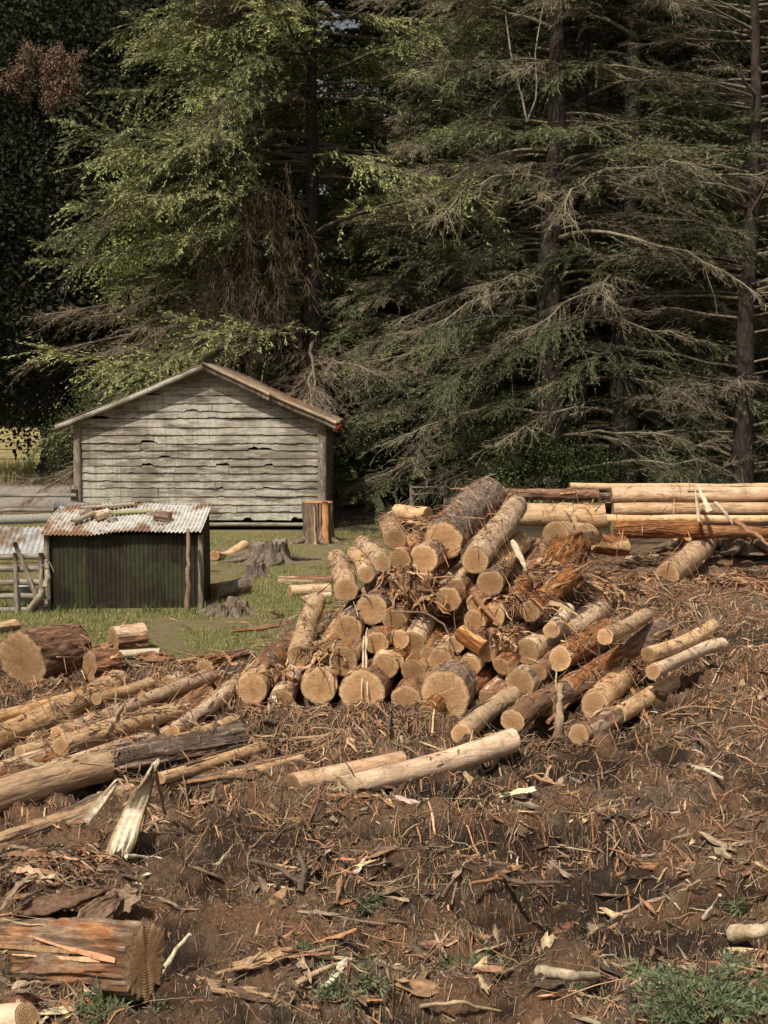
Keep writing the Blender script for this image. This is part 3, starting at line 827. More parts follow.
def bark_plates(n):
    x, y = scatter(n, 5.2, 26, patchy, .36)
    n = len(x); nu, nv = 10, 6
    u, v = np.meshgrid(np.linspace(-.5, .5, nu), np.linspace(-.5, .5, nv), indexing='ij')
    u, v = u.ravel()[None], v.ravel()[None]
    L = (.025 + .24 * rng.random(n) ** 3.4)[:, None]; W = L * rng.uniform(.07, .30, n)[:, None]; cu = rng.uniform(.3, 2.4, n)[:, None]
    sd = rng.uniform(0, 99, n)[:, None]
    X = u * L * (1 + .5 * noise(v * 5 + sd, 0)); wv = W * (1 - .6 * np.abs(2 * u) ** 2) * (1 + .6 * noise(u * 5 + sd, 3))
    Rr = 1 / cu; Yl = np.sin(v * cu) * Rr * wv; Z = -(1 - np.cos(v * cu)) * Rr * wv * rng.choice([-1, 1], n)[:, None] + .06 * L * noise(u * 3 + sd, v * 3)
    ti = rng.normal(0, .35, n)[:, None]; tl = np.abs(rng.normal(0, .22, n))[:, None]
    Yr = Yl * np.cos(ti) - Z * np.sin(ti); Zr = Yl * np.sin(ti) + Z * np.cos(ti)
    Xr = X * np.cos(tl) - Zr * np.sin(tl); Zr = X * np.sin(tl) + Zr * np.cos(tl)
    a = rng.uniform(0, 6.283, n)[:, None]
    P = np.stack([x[:, None] + Xr * np.cos(a) - Yr * np.sin(a), y[:, None] + Xr * np.sin(a) + Yr * np.cos(a), Zr], -1)
    P[..., 2] += height(x, y)[:, None] + .015 + L * .06
    idx = np.arange(n * nu * nv).reshape(n, nu, nv)
    Q = np.stack([idx[:, :-1, :-1], idx[:, 1:, :-1], idx[:, 1:, 1:], idx[:, :-1, 1:]], -1).reshape(-1, 4)
    c = pal(rng, n, np.concatenate([RED, BROWN, BROWN, PALE]))[:, None] * (1 + .6 * noise(v * 14 + sd, u * 1.5)[..., None])
    return mesh('bark_flakes', P.reshape(-1, 3), Q, M['debris'], attrs={'Col': np.clip(c, .01, .8).reshape(-1, 3)}, smooth=True)


tag(bark_plates(9000), 'torn orange brown bark flakes scattered over the churned ground', 'bark flakes', kind='stuff')


# ------------------------------------------------------------------ single pieces of broken wood
def stick(label, pts, r, col, cat='stick', name='broken_branch', mat='debris', flat=None, group=None, side=0):
    """pts: list of world points; tapered rough stick or splinter"""
    rg = np.random.default_rng(int(abs(pts[0][0] * 9173 + pts[0][1] * 331)) % 99991)
    pts = np.array(pts, float)
    K = 12; s = np.linspace(0, len(pts) - 1, K)
    P = np.stack([np.interp(s, np.arange(len(pts)), pts[:, i]) for i in range(3)], 1)
    base = P[0].copy()
    Lt = np.linalg.norm(P[-1] - P[0])
    P = P - base + rg.normal(0, min(r * (.30 if flat is None else .06), Lt * .012), P.shape) * np.sin(np.linspace(0, math.pi, K))[:, None]
    R = np.linspace(1, .55 if flat is None or side else .35, K) * r * rg.uniform(.85 if flat is None else .93, 1.12 if flat is None else 1.05, K)
    if side: R *= np.interp(np.linspace(0, 1, K), [0, .15, .85, 1], [.35, 1, .9, .25])
    Rb = R if flat is None else R * flat
    a = Acc()
    V, Q, idx = tubes(P[None], R[None], 8 if flat is None else 4, Rb[None], np.array([0.05, 1., .05]) if flat is not None else None)
    cc = np.clip(np.array(col) * rg.uniform(.8, 1.15, (len(V), 1)), 0, .85)
    a.add(V, Q, cc); a.add(V[idx[0, 0]], np.arange(idx.shape[2])[None], cc[0]); a.add(V[idx[0, -1]], np.arange(idx.shape[2])[None], cc[0])
    o = a.build(name, M[mat], loc=tuple(base))
    return tag(o, label, cat, group)


def gp(px, py, h=.02):
    p = atZ(px, py, 0.0); z = float(height(p[0], p[1]))
    p = atZ(px, py, min(z + h, 2)); return p


def fr(px, py, off=.14): return atY(px, py, pileY(py) - off)


W_ = (.78, .66, .48); T_ = (.52, .37, .22); R_ = (.36, .17, .085); G_ = (.34, .28, .21); D_ = (.12, .08, .055)
def splinter_slab(label, pts, w, seed, name='split_slab', cat='splintered slab', jag=.16):
    rg = np.random.default_rng(seed); nu, nv = 34, 15
    pts = np.array(pts, float); u = np.linspace(0, 1, nu)
    C = np.stack([np.interp(u * (len(pts) - 1), np.arange(len(pts)), pts[:, i]) for i in range(3)], 1)
    Ln = np.linalg.norm(pts[-1] - pts[0]); T = nrm(pts[-1] - pts[0]); S = nrm(np.cross(T, [.15, 1, .1])); N = np.cross(S, T)
    v = np.linspace(-.5, .5, nv)
    U, Vv = np.meshgrid(u, v, indexing='ij')
    wd = w * np.interp(U, [0, .25, .7, 1], [.9, 1., .75, .22]) * (1 + .10 * noise(U * 5, seed))
    e = noise(Vv * 9, seed, 0, 3) * jag
    P = C[:, None] + S * (Vv * wd)[..., None] + T * (e * Ln * np.interp(U, [0, .3, .7, 1], [1, .1, .1, .8]))[..., None] + N * (.004 * noise(Vv * 16, U * 1.5, seed) + .05 * Ln * np.sin(U * 3.1) + .06 * w * np.cos(Vv * 3))[..., None]
    o0 = P[0, nv // 2].copy()
    idx = np.arange(nu * nv).reshape(nu, nv)
    Q = np.stack([idx[:-1, :-1], idx[1:, :-1], idx[1:, 1:], idx[:-1, 1:]], -1).reshape(-1, 4)
    st = noise(Vv * 22, U * 1.2, seed, 5) + .5 * noise(Vv * 50, U * 2, seed, 6)
    Cc = np.array([.74, .63, .47]) * (1 + .16 * st)[..., None] * np.where(st > .75, .45, 1)[..., None]
    edge = sst(.36, .5, np.abs(Vv) + .06 * st)[..., None]
    Cc = Cc * (1 - edge) + np.array([.42, .26, .14]) * edge
    o = mesh(name, (P - o0).reshape(-1, 3), Q, M['debris'], attrs={'Col': np.clip(Cc, 0, .85).reshape(-1, 3)}, loc=tuple(o0))
    md = o.modifiers.new('thickness', 'SOLIDIFY'); md.thickness = .016
    return tag(o, label, cat)


splinter_slab('broad white splintered slab leaning on the left logs', [gp(118, 854), atZ(133, 812, .30), atZ(153, 768, .62)], .135, 3)
splinter_slab('narrow curved white splinter left of the broad white slab', [gp(78, 832), atZ(92, 812, .18), atZ(115, 784, .34)], .06, 5, 'wood_splinter', 'splinter')
stick('thin forked branch bent over at the right of the broad white slab', [atZ(153, 765, .62), atZ(160, 790, .38), atZ(166, 815, .1), gp(140, 836)], .016, T_)
stick('white stick lying flat on the mud below the white slab', [gp(126, 856, .03), gp(150, 858, .04), gp(184, 860, .03)], .014, W_)
stick('pointed pale splinter standing up among the left trunks', [atZ(104, 738, .15), atZ(114, 722, .35), atZ(124, 704, .55)], .03, (.62, .48, .32), 'splinter', 'wood_splinter', side=1)
stick('short white splinter standing behind the dark grey trunk', [atZ(157, 735, .1), atZ(154, 715, .38)], .028, (.7, .56, .38), 'splinter', 'wood_splinter', side=1)
stick('left of the two pale splinters hanging before the pile face', [fr(364, 636), fr(363, 662), fr(361, 708)], .014, (.68, .52, .33), 'splinter', 'wood_splinter', side=1)
stick('long pale splinter hanging down in front of the widest hidden log', [fr(367, 628), fr(366, 660), fr(368, 700)], .017, (.72, .57, .38), 'splinter', 'wood_splinter', side=1)
stick('brown splinter hanging from the left logs over the third sawn end', [fr(335, 640), fr(331, 660), fr(329, 684)], .014, T_, 'splinter', 'wood_splinter')
stick('dark cracked splinter leaning at the foot of the pile centre', [gp(388, 728), atY(392, 700, 12.9), atY(396, 684, 12.95)], .016, D_, 'splinter', 'wood_splinter')
stick('tan splinter leaning on the pile foot beside the dark one', [gp(402, 742), atY(396, 715, 12.75), atY(391, 686, 12.95)], .017, T_, 'splinter', 'wood_splinter')
stick('upright splintered post standing in the ground right of the pile', [gp(559, 758, -.05), atY(559, 720, 11.6), atY(561, 684, 11.75)], .056, (.40, .27, .17), 'post', 'splintered_post', side=0)
stick('dark bent bark plank hanging off the middle right of the pile', [fr(472, 588), fr(482, 606), fr(500, 625)], .045, R_, 'bark plank', 'bark_plank', flat=.3)
stick('bright split plank leaning by the smooth pale upper log', [fr(512, 540), fr(520, 556), fr(526, 570)], .05, (.74, .6, .42), 'split plank', 'split_plank', flat=.4, side=1)
stick('white split plank leaning upright against the back right stack', [atY(710, 512, 22.9), atY(704, 500, 23.2), atY(698, 485, 23.5)], .075, (.72, .6, .44), 'split plank', 'split_plank', flat=.35)
stick('tan board standing upright before the back right stack', [atY(699, 522, 22.8), atY(697, 505, 23.2), atY(695, 487, 23.5)], .05, (.55, .42, .28), 'split plank', 'split_plank', flat=.35)
stick('grey branch slanting right down the back right stack', [atY(715, 503, 22.8), atY(725, 512, 22.6), atY(733, 524, 22.5)], .04, (.55, .44, .32))
stick('long crooked branch sloping off the right end of the stack', [atY(735, 520, 22.5), atY(752, 532, 22), atY(772, 548, 21.5)], .045, R_)
stick('thin dark branch arching over the middle logs of the pile', [fr(398, 612), fr(425, 612), fr(445, 625), fr(458, 655)], .012, (.2, .12, .08))
stick('crooked branch across the lower right logs', [atY(548, 722, 12.2), atY(575, 698, 12.7), atY(606, 682, 13.2), atY(622, 672, 13.5)], .02, R_)
stick('dangling bark tail below the tan lower right log', [atY(632, 690, 12.9), atY(645, 715, 12.5), gp(662, 738)], .022, R_)
stick('pale stick lying out on the bark chips right of the pile', [gp(690, 766), gp(705, 770), gp(722, 778)], .02, W_)
for i, (lab, pts, r, c) in enumerate([
    ('long thin branch lying along the mud at mid frame', [(470, 884), (500, 878), (550, 888), (592, 872)], .012, R_),
    ('crooked dark branch rising from the mud hollow', [(498, 872), (515, 884), (560, 882)], .016, D_),
    ('pale peeled stick half buried near the bottom of the frame', [(540, 972), (570, 975), (598, 976)], .034, (.5, .4, .28)),
    ('pale log end piece lying at the right edge among green sprigs', [(735, 934), (755, 931), (785, 926)], .05, (.58, .44, .29)),
    ('long curved stick sweeping across the lower middle ground', [(296, 984), (330, 965), (365, 958), (410, 950)], .014, T_),
    ('forked stick lying on the mud left of centre', [(186, 980), (210, 976), (245, 968), (262, 952)], .016, (.40, .27, .17)),
    ('tan stick pointing up from the big foreground log', [(160, 975), (175, 952), (190, 934)], .016, W_),
    ('thin branch lying flat below the short front log', [(238, 822), (262, 830), (290, 838)], .014, (.52, .38, .25)),
    ('second thin branch crossing the flat one on the left mud', [(220, 816), (245, 824), (268, 846)], .010, (.46, .33, .22)),
    ('grey branch lying across the mud right of centre', [(590, 850), (640, 858), (688, 848)], .014, G_),
    ('dark rotten root sticking up from the left mud', [(300, 892), (304, 870), (298, 850)], .024, D_),
    ('curved root bent over the mud hollow left of centre', [(250, 860), (280, 868), (302, 884), (330, 900)], .016, D_),
    ('broken stick by the front right mud ridge', [(640, 905), (680, 892), (700, 880)], .013, T_),
    ('short pale forked stick standing near the right green sprigs', [(704, 918), (714, 905), (720, 895)], .014, W_),
    ('long brown stick at the bottom left of the mud', [(190, 1004), (250, 1000), (318, 1008)], .016, R_),
    ('thin reddish branch on the bark chips at the right', [(600, 762), (650, 752), (720, 742)], .014, R_),
    ('root tangle piece on the right slope', [(660, 716), (690, 705), (740, 712)], .014, (.3, .18, .1)),
    ('stick lying across the chips at the far right slope', [(690, 600), (720, 590), (765, 598)], .022, (.55, .42, .28)),
    ('thin stick at the bottom edge right of centre', [(400, 1010), (450, 1002), (505, 1012)], .012, T_),
    ('dark stake poking out of the bottom right ground', [(636, 1030), (630, 1005), (628, 985)], .02, D_),
    ('long splinter lying under the pile front', [(455, 762), (500, 752), (535, 756)], .013, T_),
    ('rough stick below the centre of the pile', [(262, 742), (330, 735), (392, 738)], .018, (.42, .28, .16)),
]):
    P = [gp(x, y, .03) for x, y in pts]
    if 'standing' in lab or 'rising' in lab or 'sticking' in lab or 'pointing' in lab or 'poking' in lab:
        P = [P[0]] + [atZ(x, y, P[0][2] + (k + 1) * .10) for k, (x, y) in enumerate(pts[1:])]
    stick(lab, P, r, c)


def tangle(label, c, R, H, n, seed, base=None, name='bark_tangle'):
    rg = np.random.default_rng(seed)
    K = 8; s = np.linspace(0, 1, K)
    a = rg.uniform(0, 6.283, n); r0 = R * .75 * np.sqrt(rg.random(n)); h0 = H * .7 * (1 - (r0 / R) ** 2) * rg.uniform(.0, 1.05, n)
    x0 = np.cos(a) * r0; y0 = np.sin(a) * r0
    main = rg.uniform(0, 6.283); d = main + rg.normal(0, .75, n) + math.pi * (rg.random(n) < .4); L = R * (.2 + 1.1 * rg.random(n) ** 1.8)
    x0 += rg.normal(0, R * .25, n); y0 += rg.normal(0, R * .25, n)
    th = d[:, None] + rg.normal(0, .3, n)[:, None] * s
    rr = L[:, None] * s
    zz = h0[:, None] + L[:, None] * (rg.uniform(-.1, .5, n)[:, None] * s - rg.uniform(.4, 1.0, n)[:, None] * s ** 2)
    P = np.stack([x0[:, None] + np.cos(th) * rr, y0[:, None] + np.sin(th) * rr, np.maximum(zz, -.1)], -1) + rg.normal(0, .006, (n, K, 3))
    W = (.003 + .050 * rg.random(n) ** 4)[:, None] * (1 - .7 * s[None] ** 2) * rg.uniform(.75, 1.25, (n, K))
    sd = nrm(np.stack([-np.sin(th), np.cos(th), rg.normal(0, .8, (n, 1)) + s[None] * rg.normal(0, 1., (n, 1))], -1))
    V, Q = ribbons(P, W, sd)
    o = mesh(name, V, Q, M['debris'], attrs={'Col': np.repeat(pal(rg, n, RED if base is None else base), K * 2, 0)}, loc=tuple(c))
    return tag(o, label, 'bark tangle')


for i, (lab, px, py, Y, R, H, n) in enumerate([
    ('shaggy tangle of red bark hanging over the left shoulder logs', 415, 592, 14.9, .34, .18, 420),
    ('tangle of bark draped under the huge top log', 408, 572, 15.4, .26, .15, 280),
    ('big mass of hanging bark below the crosswise tan log', 545, 578, 15.9, .50, .30, 900),
    ('mass of torn bark left of the big hanging mass', 512, 600, 15.2, .38, .2, 520),
    ('bark tangle piled at the right shoulder beside the grey stub', 575, 590, 16.0, .40, .25, 620),
    ('heap of shredded bark before the red trunk of the right stack', 640, 556, 20.0, .55, .3, 700),
    ('low heap of bark chips left of the stout slope log', 622, 575, 18.6, .45, .18, 460),
    ('small bark tangle on the centre right logs', 500, 628, 14.4, .24, .12, 240),
    ('bark torn over the long barked log at lower right', 622, 662, 13.8, .26, .13, 300),
    ('pale brown tangle where the slim right logs meet the tan log', 634, 668, 13.6, .20, .13, 260),
    ('bark tangle between the leftmost barky logs of the pile', 268, 668, 13.7, .22, .10, 260),
    ('bark tangle hanging between the two leftmost tiers', 322, 648, 14.0, .24, .14, 300),
    ('low heap of red bark on the grass edge behind the left trunks', 195, 668, 14.7, .34, .12, 340),
    ('small heap of red bark left of the pile foot', 232, 664, 14.8, .24, .12, 240),
    ('bark heap at the back left crest of the pile', 440, 522, 17.8, .35, .16, 380),
    ('bark heap in front of the back right stack at the far right', 735, 545, 20.5, .6, .25, 700),
    ('torn bark heap above the big torn foreground log', 55, 905, 8.0, .34, .14, 380),
]):
    rd = Vector(ray(px, py)).normalized(); h_ = bvh.ray_cast(Vector((0, 0, CAMZ)), rd)
    c = np.array(h_[0]) if h_[0] is not None and h_[0].y < Y + 1.5 else atY(px, py, Y)
    if c[1] > 10: c = c + np.array([0, .08, -.05])
    c[2] = max(c[2], float(height(c[0], c[1])) - .02) if h_[0] is not None else float(height(c[0], c[1]))
    tangle(lab, c, R * .9, H, int(n * 1.5), 800 + i, np.concatenate([RED, BROWN]) if Y < 12 else RED)

# curled bark slabs (bigger single pieces)
def slab(label, c, L, W, az, tilt, curl, col, seed=0, name='bark_slab'):
    rg = np.random.default_rng(seed)
    n, k = 40, 26
    W = W * .6; L = L * .9
    u, v = np.meshgrid(np.linspace(-.5, .5, n), np.linspace(-.5, .5, k), indexing='ij')
    wv = W * (1 - .55 * np.abs(2 * u) ** 2) * (1 + .3 * noise(u * 9, seed))
    a = v * curl
    Rr = W / max(curl, .1)
    x = u * L * (1 + .22 * noise(v * 14, seed * 1.7, 0, 3)); y = np.sin(a) * Rr * wv / W; z = (1 - np.cos(a)) * Rr + .008 * noise(u * 6, v * 22, seed, 4) + .05 * u * u
    C = np.clip(np.array(col) * (1 + .35 * noise(u * 3, v * 30, seed, 6))[..., None], .01, .8)
    V = np.stack([x, y, z], -1).reshape(-1, 3)
    idx = np.arange(n * k).reshape(n, k)
    Q = np.stack([idx[:-1, :-1], idx[1:, :-1], idx[1:, 1:], idx[:-1, 1:]], -1).reshape(-1, 4)
    o = mesh(name, V, Q, M['debris'], attrs={'Col': C.reshape(-1, 3)}, smooth=True, loc=tuple(c))
    o.rotation_euler = (tilt, rg.normal(0, .12), az)
    md = o.modifiers.new('thickness', 'SOLIDIFY'); md.thickness = .014
    return tag(o, label, 'bark slab')


slab('upright curled bark slab standing in the lower right mud', gp(654, 958, .12), .30, .16, 1.2, 1.2, 1.8, (.22, .12, .07), 3)
slab('rusty orange bark sheet lying on the right mud bank', gp(700, 868, .03), .75, .16, -.2, .15, 1.2, (.36, .16, .075), 4)
slab('curled orange bark piece beside the mud hollow', gp(620, 942, .04), .34, .16, .4, .3, 2.2, (.38, .18, .09), 5)
slab('torn tan bark lying flat at the bottom centre left', gp(250, 990, .03), .55, .2, .15, .2, .9, (.42, .26, .14), 6)
slab('long orange bark strip on the mid ground mud ridge', gp(250 + 384 - 10, 0 + 825, .02) if False else gp(500, 826, .03), .55, .07, .1, .1, 1., (.38, .2, .1), 7)
slab('square of grey brown bark standing behind the big foreground log', gp(124, 900, .08), .2, .22, .1, .9, .6, (.26, .17, .11), 8)
slab('dark bark sheet rolled up on the left mud', gp(60, 905, .05), .5, .24, .5, .3, 2.0, (.15, .075, .045), 9)
slab('brown bark piece left of the standing bark square', gp(95, 915, .05), .4, .18, 1.1, .5, 1.2, (.2, .11, .07), 10)
slab('bark strip fallen beside the long grey pole', gp(262, 800, .03), .35, .09, .4, .3, 1.2, (.3, .16, .09), 11)
slab('red bark tongue lying on the grass below the mossy stump', gp(262, 628, .03), .95, .12, .75, .2, 1., (.33, .15, .075), 12)
slab('red bark strip beside the bark tongue on the grass', gp(285, 615, .03), .6, .08, .95, .2, 1., (.28, .13, .07), 13)
slab('tan curled bark sheet right of the curled orange piece', gp(565, 868, .03), .3, .1, .2, .4, 1.6, (.3, .17, .1), 14)
slab('bark flake with pale inside by the left forked stick', gp(262, 960, .03), .32, .12, .3, .3, 1.2, (.44, .27, .15), 15)

# foreground log with splintered end, lower left
P1 = atY(146, 962, 6.35); P2 = atY(-110, 955, 7.1)
log('big torn red brown log filling the lower left corner', P1, P2, .155, .165, .10, .44, 0, bend=.005, loose=60, rough=2.8, cuttilt=.05)
P1 = atY(28, 1022, 6.0); P2 = atY(-60, 1030, 6.2)
log('pale squared log end at the bottom left corner below the big log', P1, P2, .075, .075, .95, .3, .4, loose=0, name='split_log')
P1 = atY(105, 1022, 6.25); P2 = atY(-60, 1030, 6.35)
log('dark orange log lying under the big torn log in the corner', P1, P2, .08, .09, .5, .9, 0, loose=8)

# pale beam and splintered pieces on the grass by the rounds
a = Acc(); p1 = gp(72, 655, .04); p2 = gp(160, 652, .09)
plank(a, p1 - p1, p2 - p1, .10, .07, col=(.60, .50, .36), K=9, wob=.012)
tag(a.build('split_beam', M['debris'], loc=tuple(p1)), 'pale straight split beam lying on the grass between the rounds', 'beam')
slab('ragged clump of torn bark at the right end of the pale beam', gp(155, 660, .05), .4, .3, .2, .5, 2.4, (.27, .12, .06), 21)
slab('torn bark lying against the small sawn round', gp(100, 648, .05), .3, .16, .6, .6, 2., (.36, .19, .1), 22)


# ------------------------------------------------------------------ stumps
def stump(label, c, r, h, flare=.6, lobes=5, seed=0, tops='flat', mat='stumpside', cutmat='end', lean=0., moss=None):
    rg = np.random.default_rng(seed)
    root = thing('tree_stump', label, 'stump', tuple(c))
    n, k = 150, 40
    th = np.arange(n) / n * 2 * math.pi; s = np.linspace(0, 1, k)
    TH, S = np.meshgrid(th, s)
    cx, cy = np.cos(TH), np.sin(TH)
    fl = np.exp(-S * 3.6) * flare * (.35 + .9 * np.abs(np.cos(TH * lobes / 2 + seed)) ** 3 * (1 + .5 * noise(cx * 2, cy * 2, seed)))
    R = r * (1 + fl + .07 * noise(cx * 2.5 + seed, cy * 2.5, S * 2)) + .045 * fbm(cx * 9 + seed, cy * 9, S * 1.2, 5, 4) * (r / .2)
    hh = h * np.ones_like(TH)
    if tops == 'ragged':
        hh = h * (1 + .28 * noise(cx * 2.2 + seed, cy * 2.2, 0, 8) + .14 * noise(cx * 7 + seed, cy * 7, 0, 9))
    Z = S * hh - .05
    V = np.stack([R * cx + lean * Z, R * cy, Z], -1)
    idx = np.arange(n * k).reshape(k, n)
    a_, b_ = idx[:-1], idx[1:]
    Q = np.stack([a_, np.roll(a_, -1, 1), np.roll(b_, -1, 1), b_], -1).reshape(-1, 4)
    mesh('stump_bark', V.reshape(-1, 3), Q, M[mat], root, smooth=True)
    ring = V[-1]; cc = ring.mean(0)
    fr = np.array([1., .9, .6, .3, .02])
    rv = cc + (ring[None] - cc) * fr[:, None, None]
    if tops == 'ragged': rv[1:, :, 2] -= .05 * (1 - fr[1:, None]) + .03 * noise(rv[1:, :, 0] * 20, rv[1:, :, 1] * 20, 0)
    ii = np.arange(5 * n).reshape(5, n)
    qq = np.stack([ii[:-1], np.roll(ii[:-1], -1, 1), np.roll(ii[1:], -1, 1), ii[1:]], -1).reshape(-1, 4)
    mesh('cut_top', rv.reshape(-1, 3), qq, M[cutmat], root, {'rad': np.repeat(fr, n)})
    # surface roots
    for j in range(lobes):
        t = (j + rg.uniform(-.3, .3)) / lobes * 6.283
        ln = r * rg.uniform(1.4, 2.6)
        s5 = np.linspace(0, 1, 8)
        P = np.stack([np.cos(t + s5 * rg.normal(0, .4)) * (r * .7 + s5 * ln), np.sin(t + s5 * rg.normal(0, .3)) * (r * .7 + s5 * ln), .16 * r * 3 * np.exp(-s5 * 3) - .02 * s5], 1)
        Vr, Qr, _ = tubes(P[None], (r * .28 * (1 - .8 * s5))[None], 7)
        mesh('root', Vr, Qr, M[mat], root, smooth=True)
    return root


st = stump('tall split stump standing against the shed corner with a bright orange cut', atZ(318, 543, 0), .28, .86, .25, 5, 3, 'flat', 'stumpside', 'orange')
# the bright notch sawn down its front
aa = Acc(); aa.add(*box(-.02, .25, -.31, -.22, .10, .80))
aa2 = Acc()
plank(aa2, (.16, -.25, .0), (.15, -.27, .84), .12, .07, up=(0, 1, 0), col=(.45, .22, .10), K=9, wob=.008)
aa2.build('sawn_notch', M['orange'], st)
plank(aa3 := Acc(), (-.03, -.33, -.02), (-.06, -.31, .80), .05, .06, up=(0, 1, 0), col=(.5, .3, .16), K=9, wob=.008, taper=(1, .5))
aa3.build('splinter', M['debris'], st)
stump('wide grey root stump with spreading roots right below the shed wall', atZ(268, 560, 0), .30, .36, 1.1, 7, 5, 'ragged', 'stumpgrey', 'grey')
stump('smaller grey stump just in front of the wide root stump', atZ(256, 577, 0), .14, .26, .7, 5, 8, 'ragged', 'stumpgrey', 'grey')
stump('mossy low stump on the grass right of the iron hut', atZ(229, 616, 0), .24, .22, .6, 5, 11, 'ragged', 'stumpgrey', 'stumpside')
stump('low shredded stump in front of the back right stack', atZ(690, 548, .2), .30, .22, .6, 5, 15, 'ragged', 'stumpside', 'orange')
stump('broad ragged stump right of the stout slope log', atZ(745, 548, .2), .42, .24, .5, 6, 17, 'ragged', 'stumpside', 'orange')
GL('grey weathered root lying left of the wide root stump', 214, 556, 244, 545, 5, .6, .1, .2, name='fallen_root', cat='root', loose=0, bend=.06)
GL('dark rotten log between the hut and the mossy stump', 214, 592, 246, 586, 8, .1, .3, 0, name='rotten_log', loose=3)


# ------------------------------------------------------------------ corrugated sheet
def corr(w, d, n_wave, amp=.009, seed=0, sag=.0, ny=14, bend=.012):
    """sheet in local x (across waves) by y (length)"""
    nx = n_wave * 8 + 1
    X, Yv = np.meshgrid(np.linspace(0, w, nx), np.linspace(0, d, ny), indexing='ij')
    Z = amp * np.sin(X / w * n_wave * 2 * math.pi) + bend * noise(X * 1.5, Yv * 1.5, seed, 2) - sag * np.sin(Yv / d * math.pi)
    Z = Z + .012 * sst(.7, 1, noise(X * 3, seed + 3)) * sst(.8, 1, Yv / d)
    Yv = Yv + .008 * noise(X * 8, seed) * (Yv / d)
    V = np.stack([X, Yv, Z], -1)
    idx = np.arange(nx * ny).reshape(nx, ny)
    Q = np.stack([idx[:-1, :-1], idx[1:, :-1], idx[1:, 1:], idx[:-1, 1:]], -1).reshape(-1, 4)
    return V.reshape(-1, 3), Q


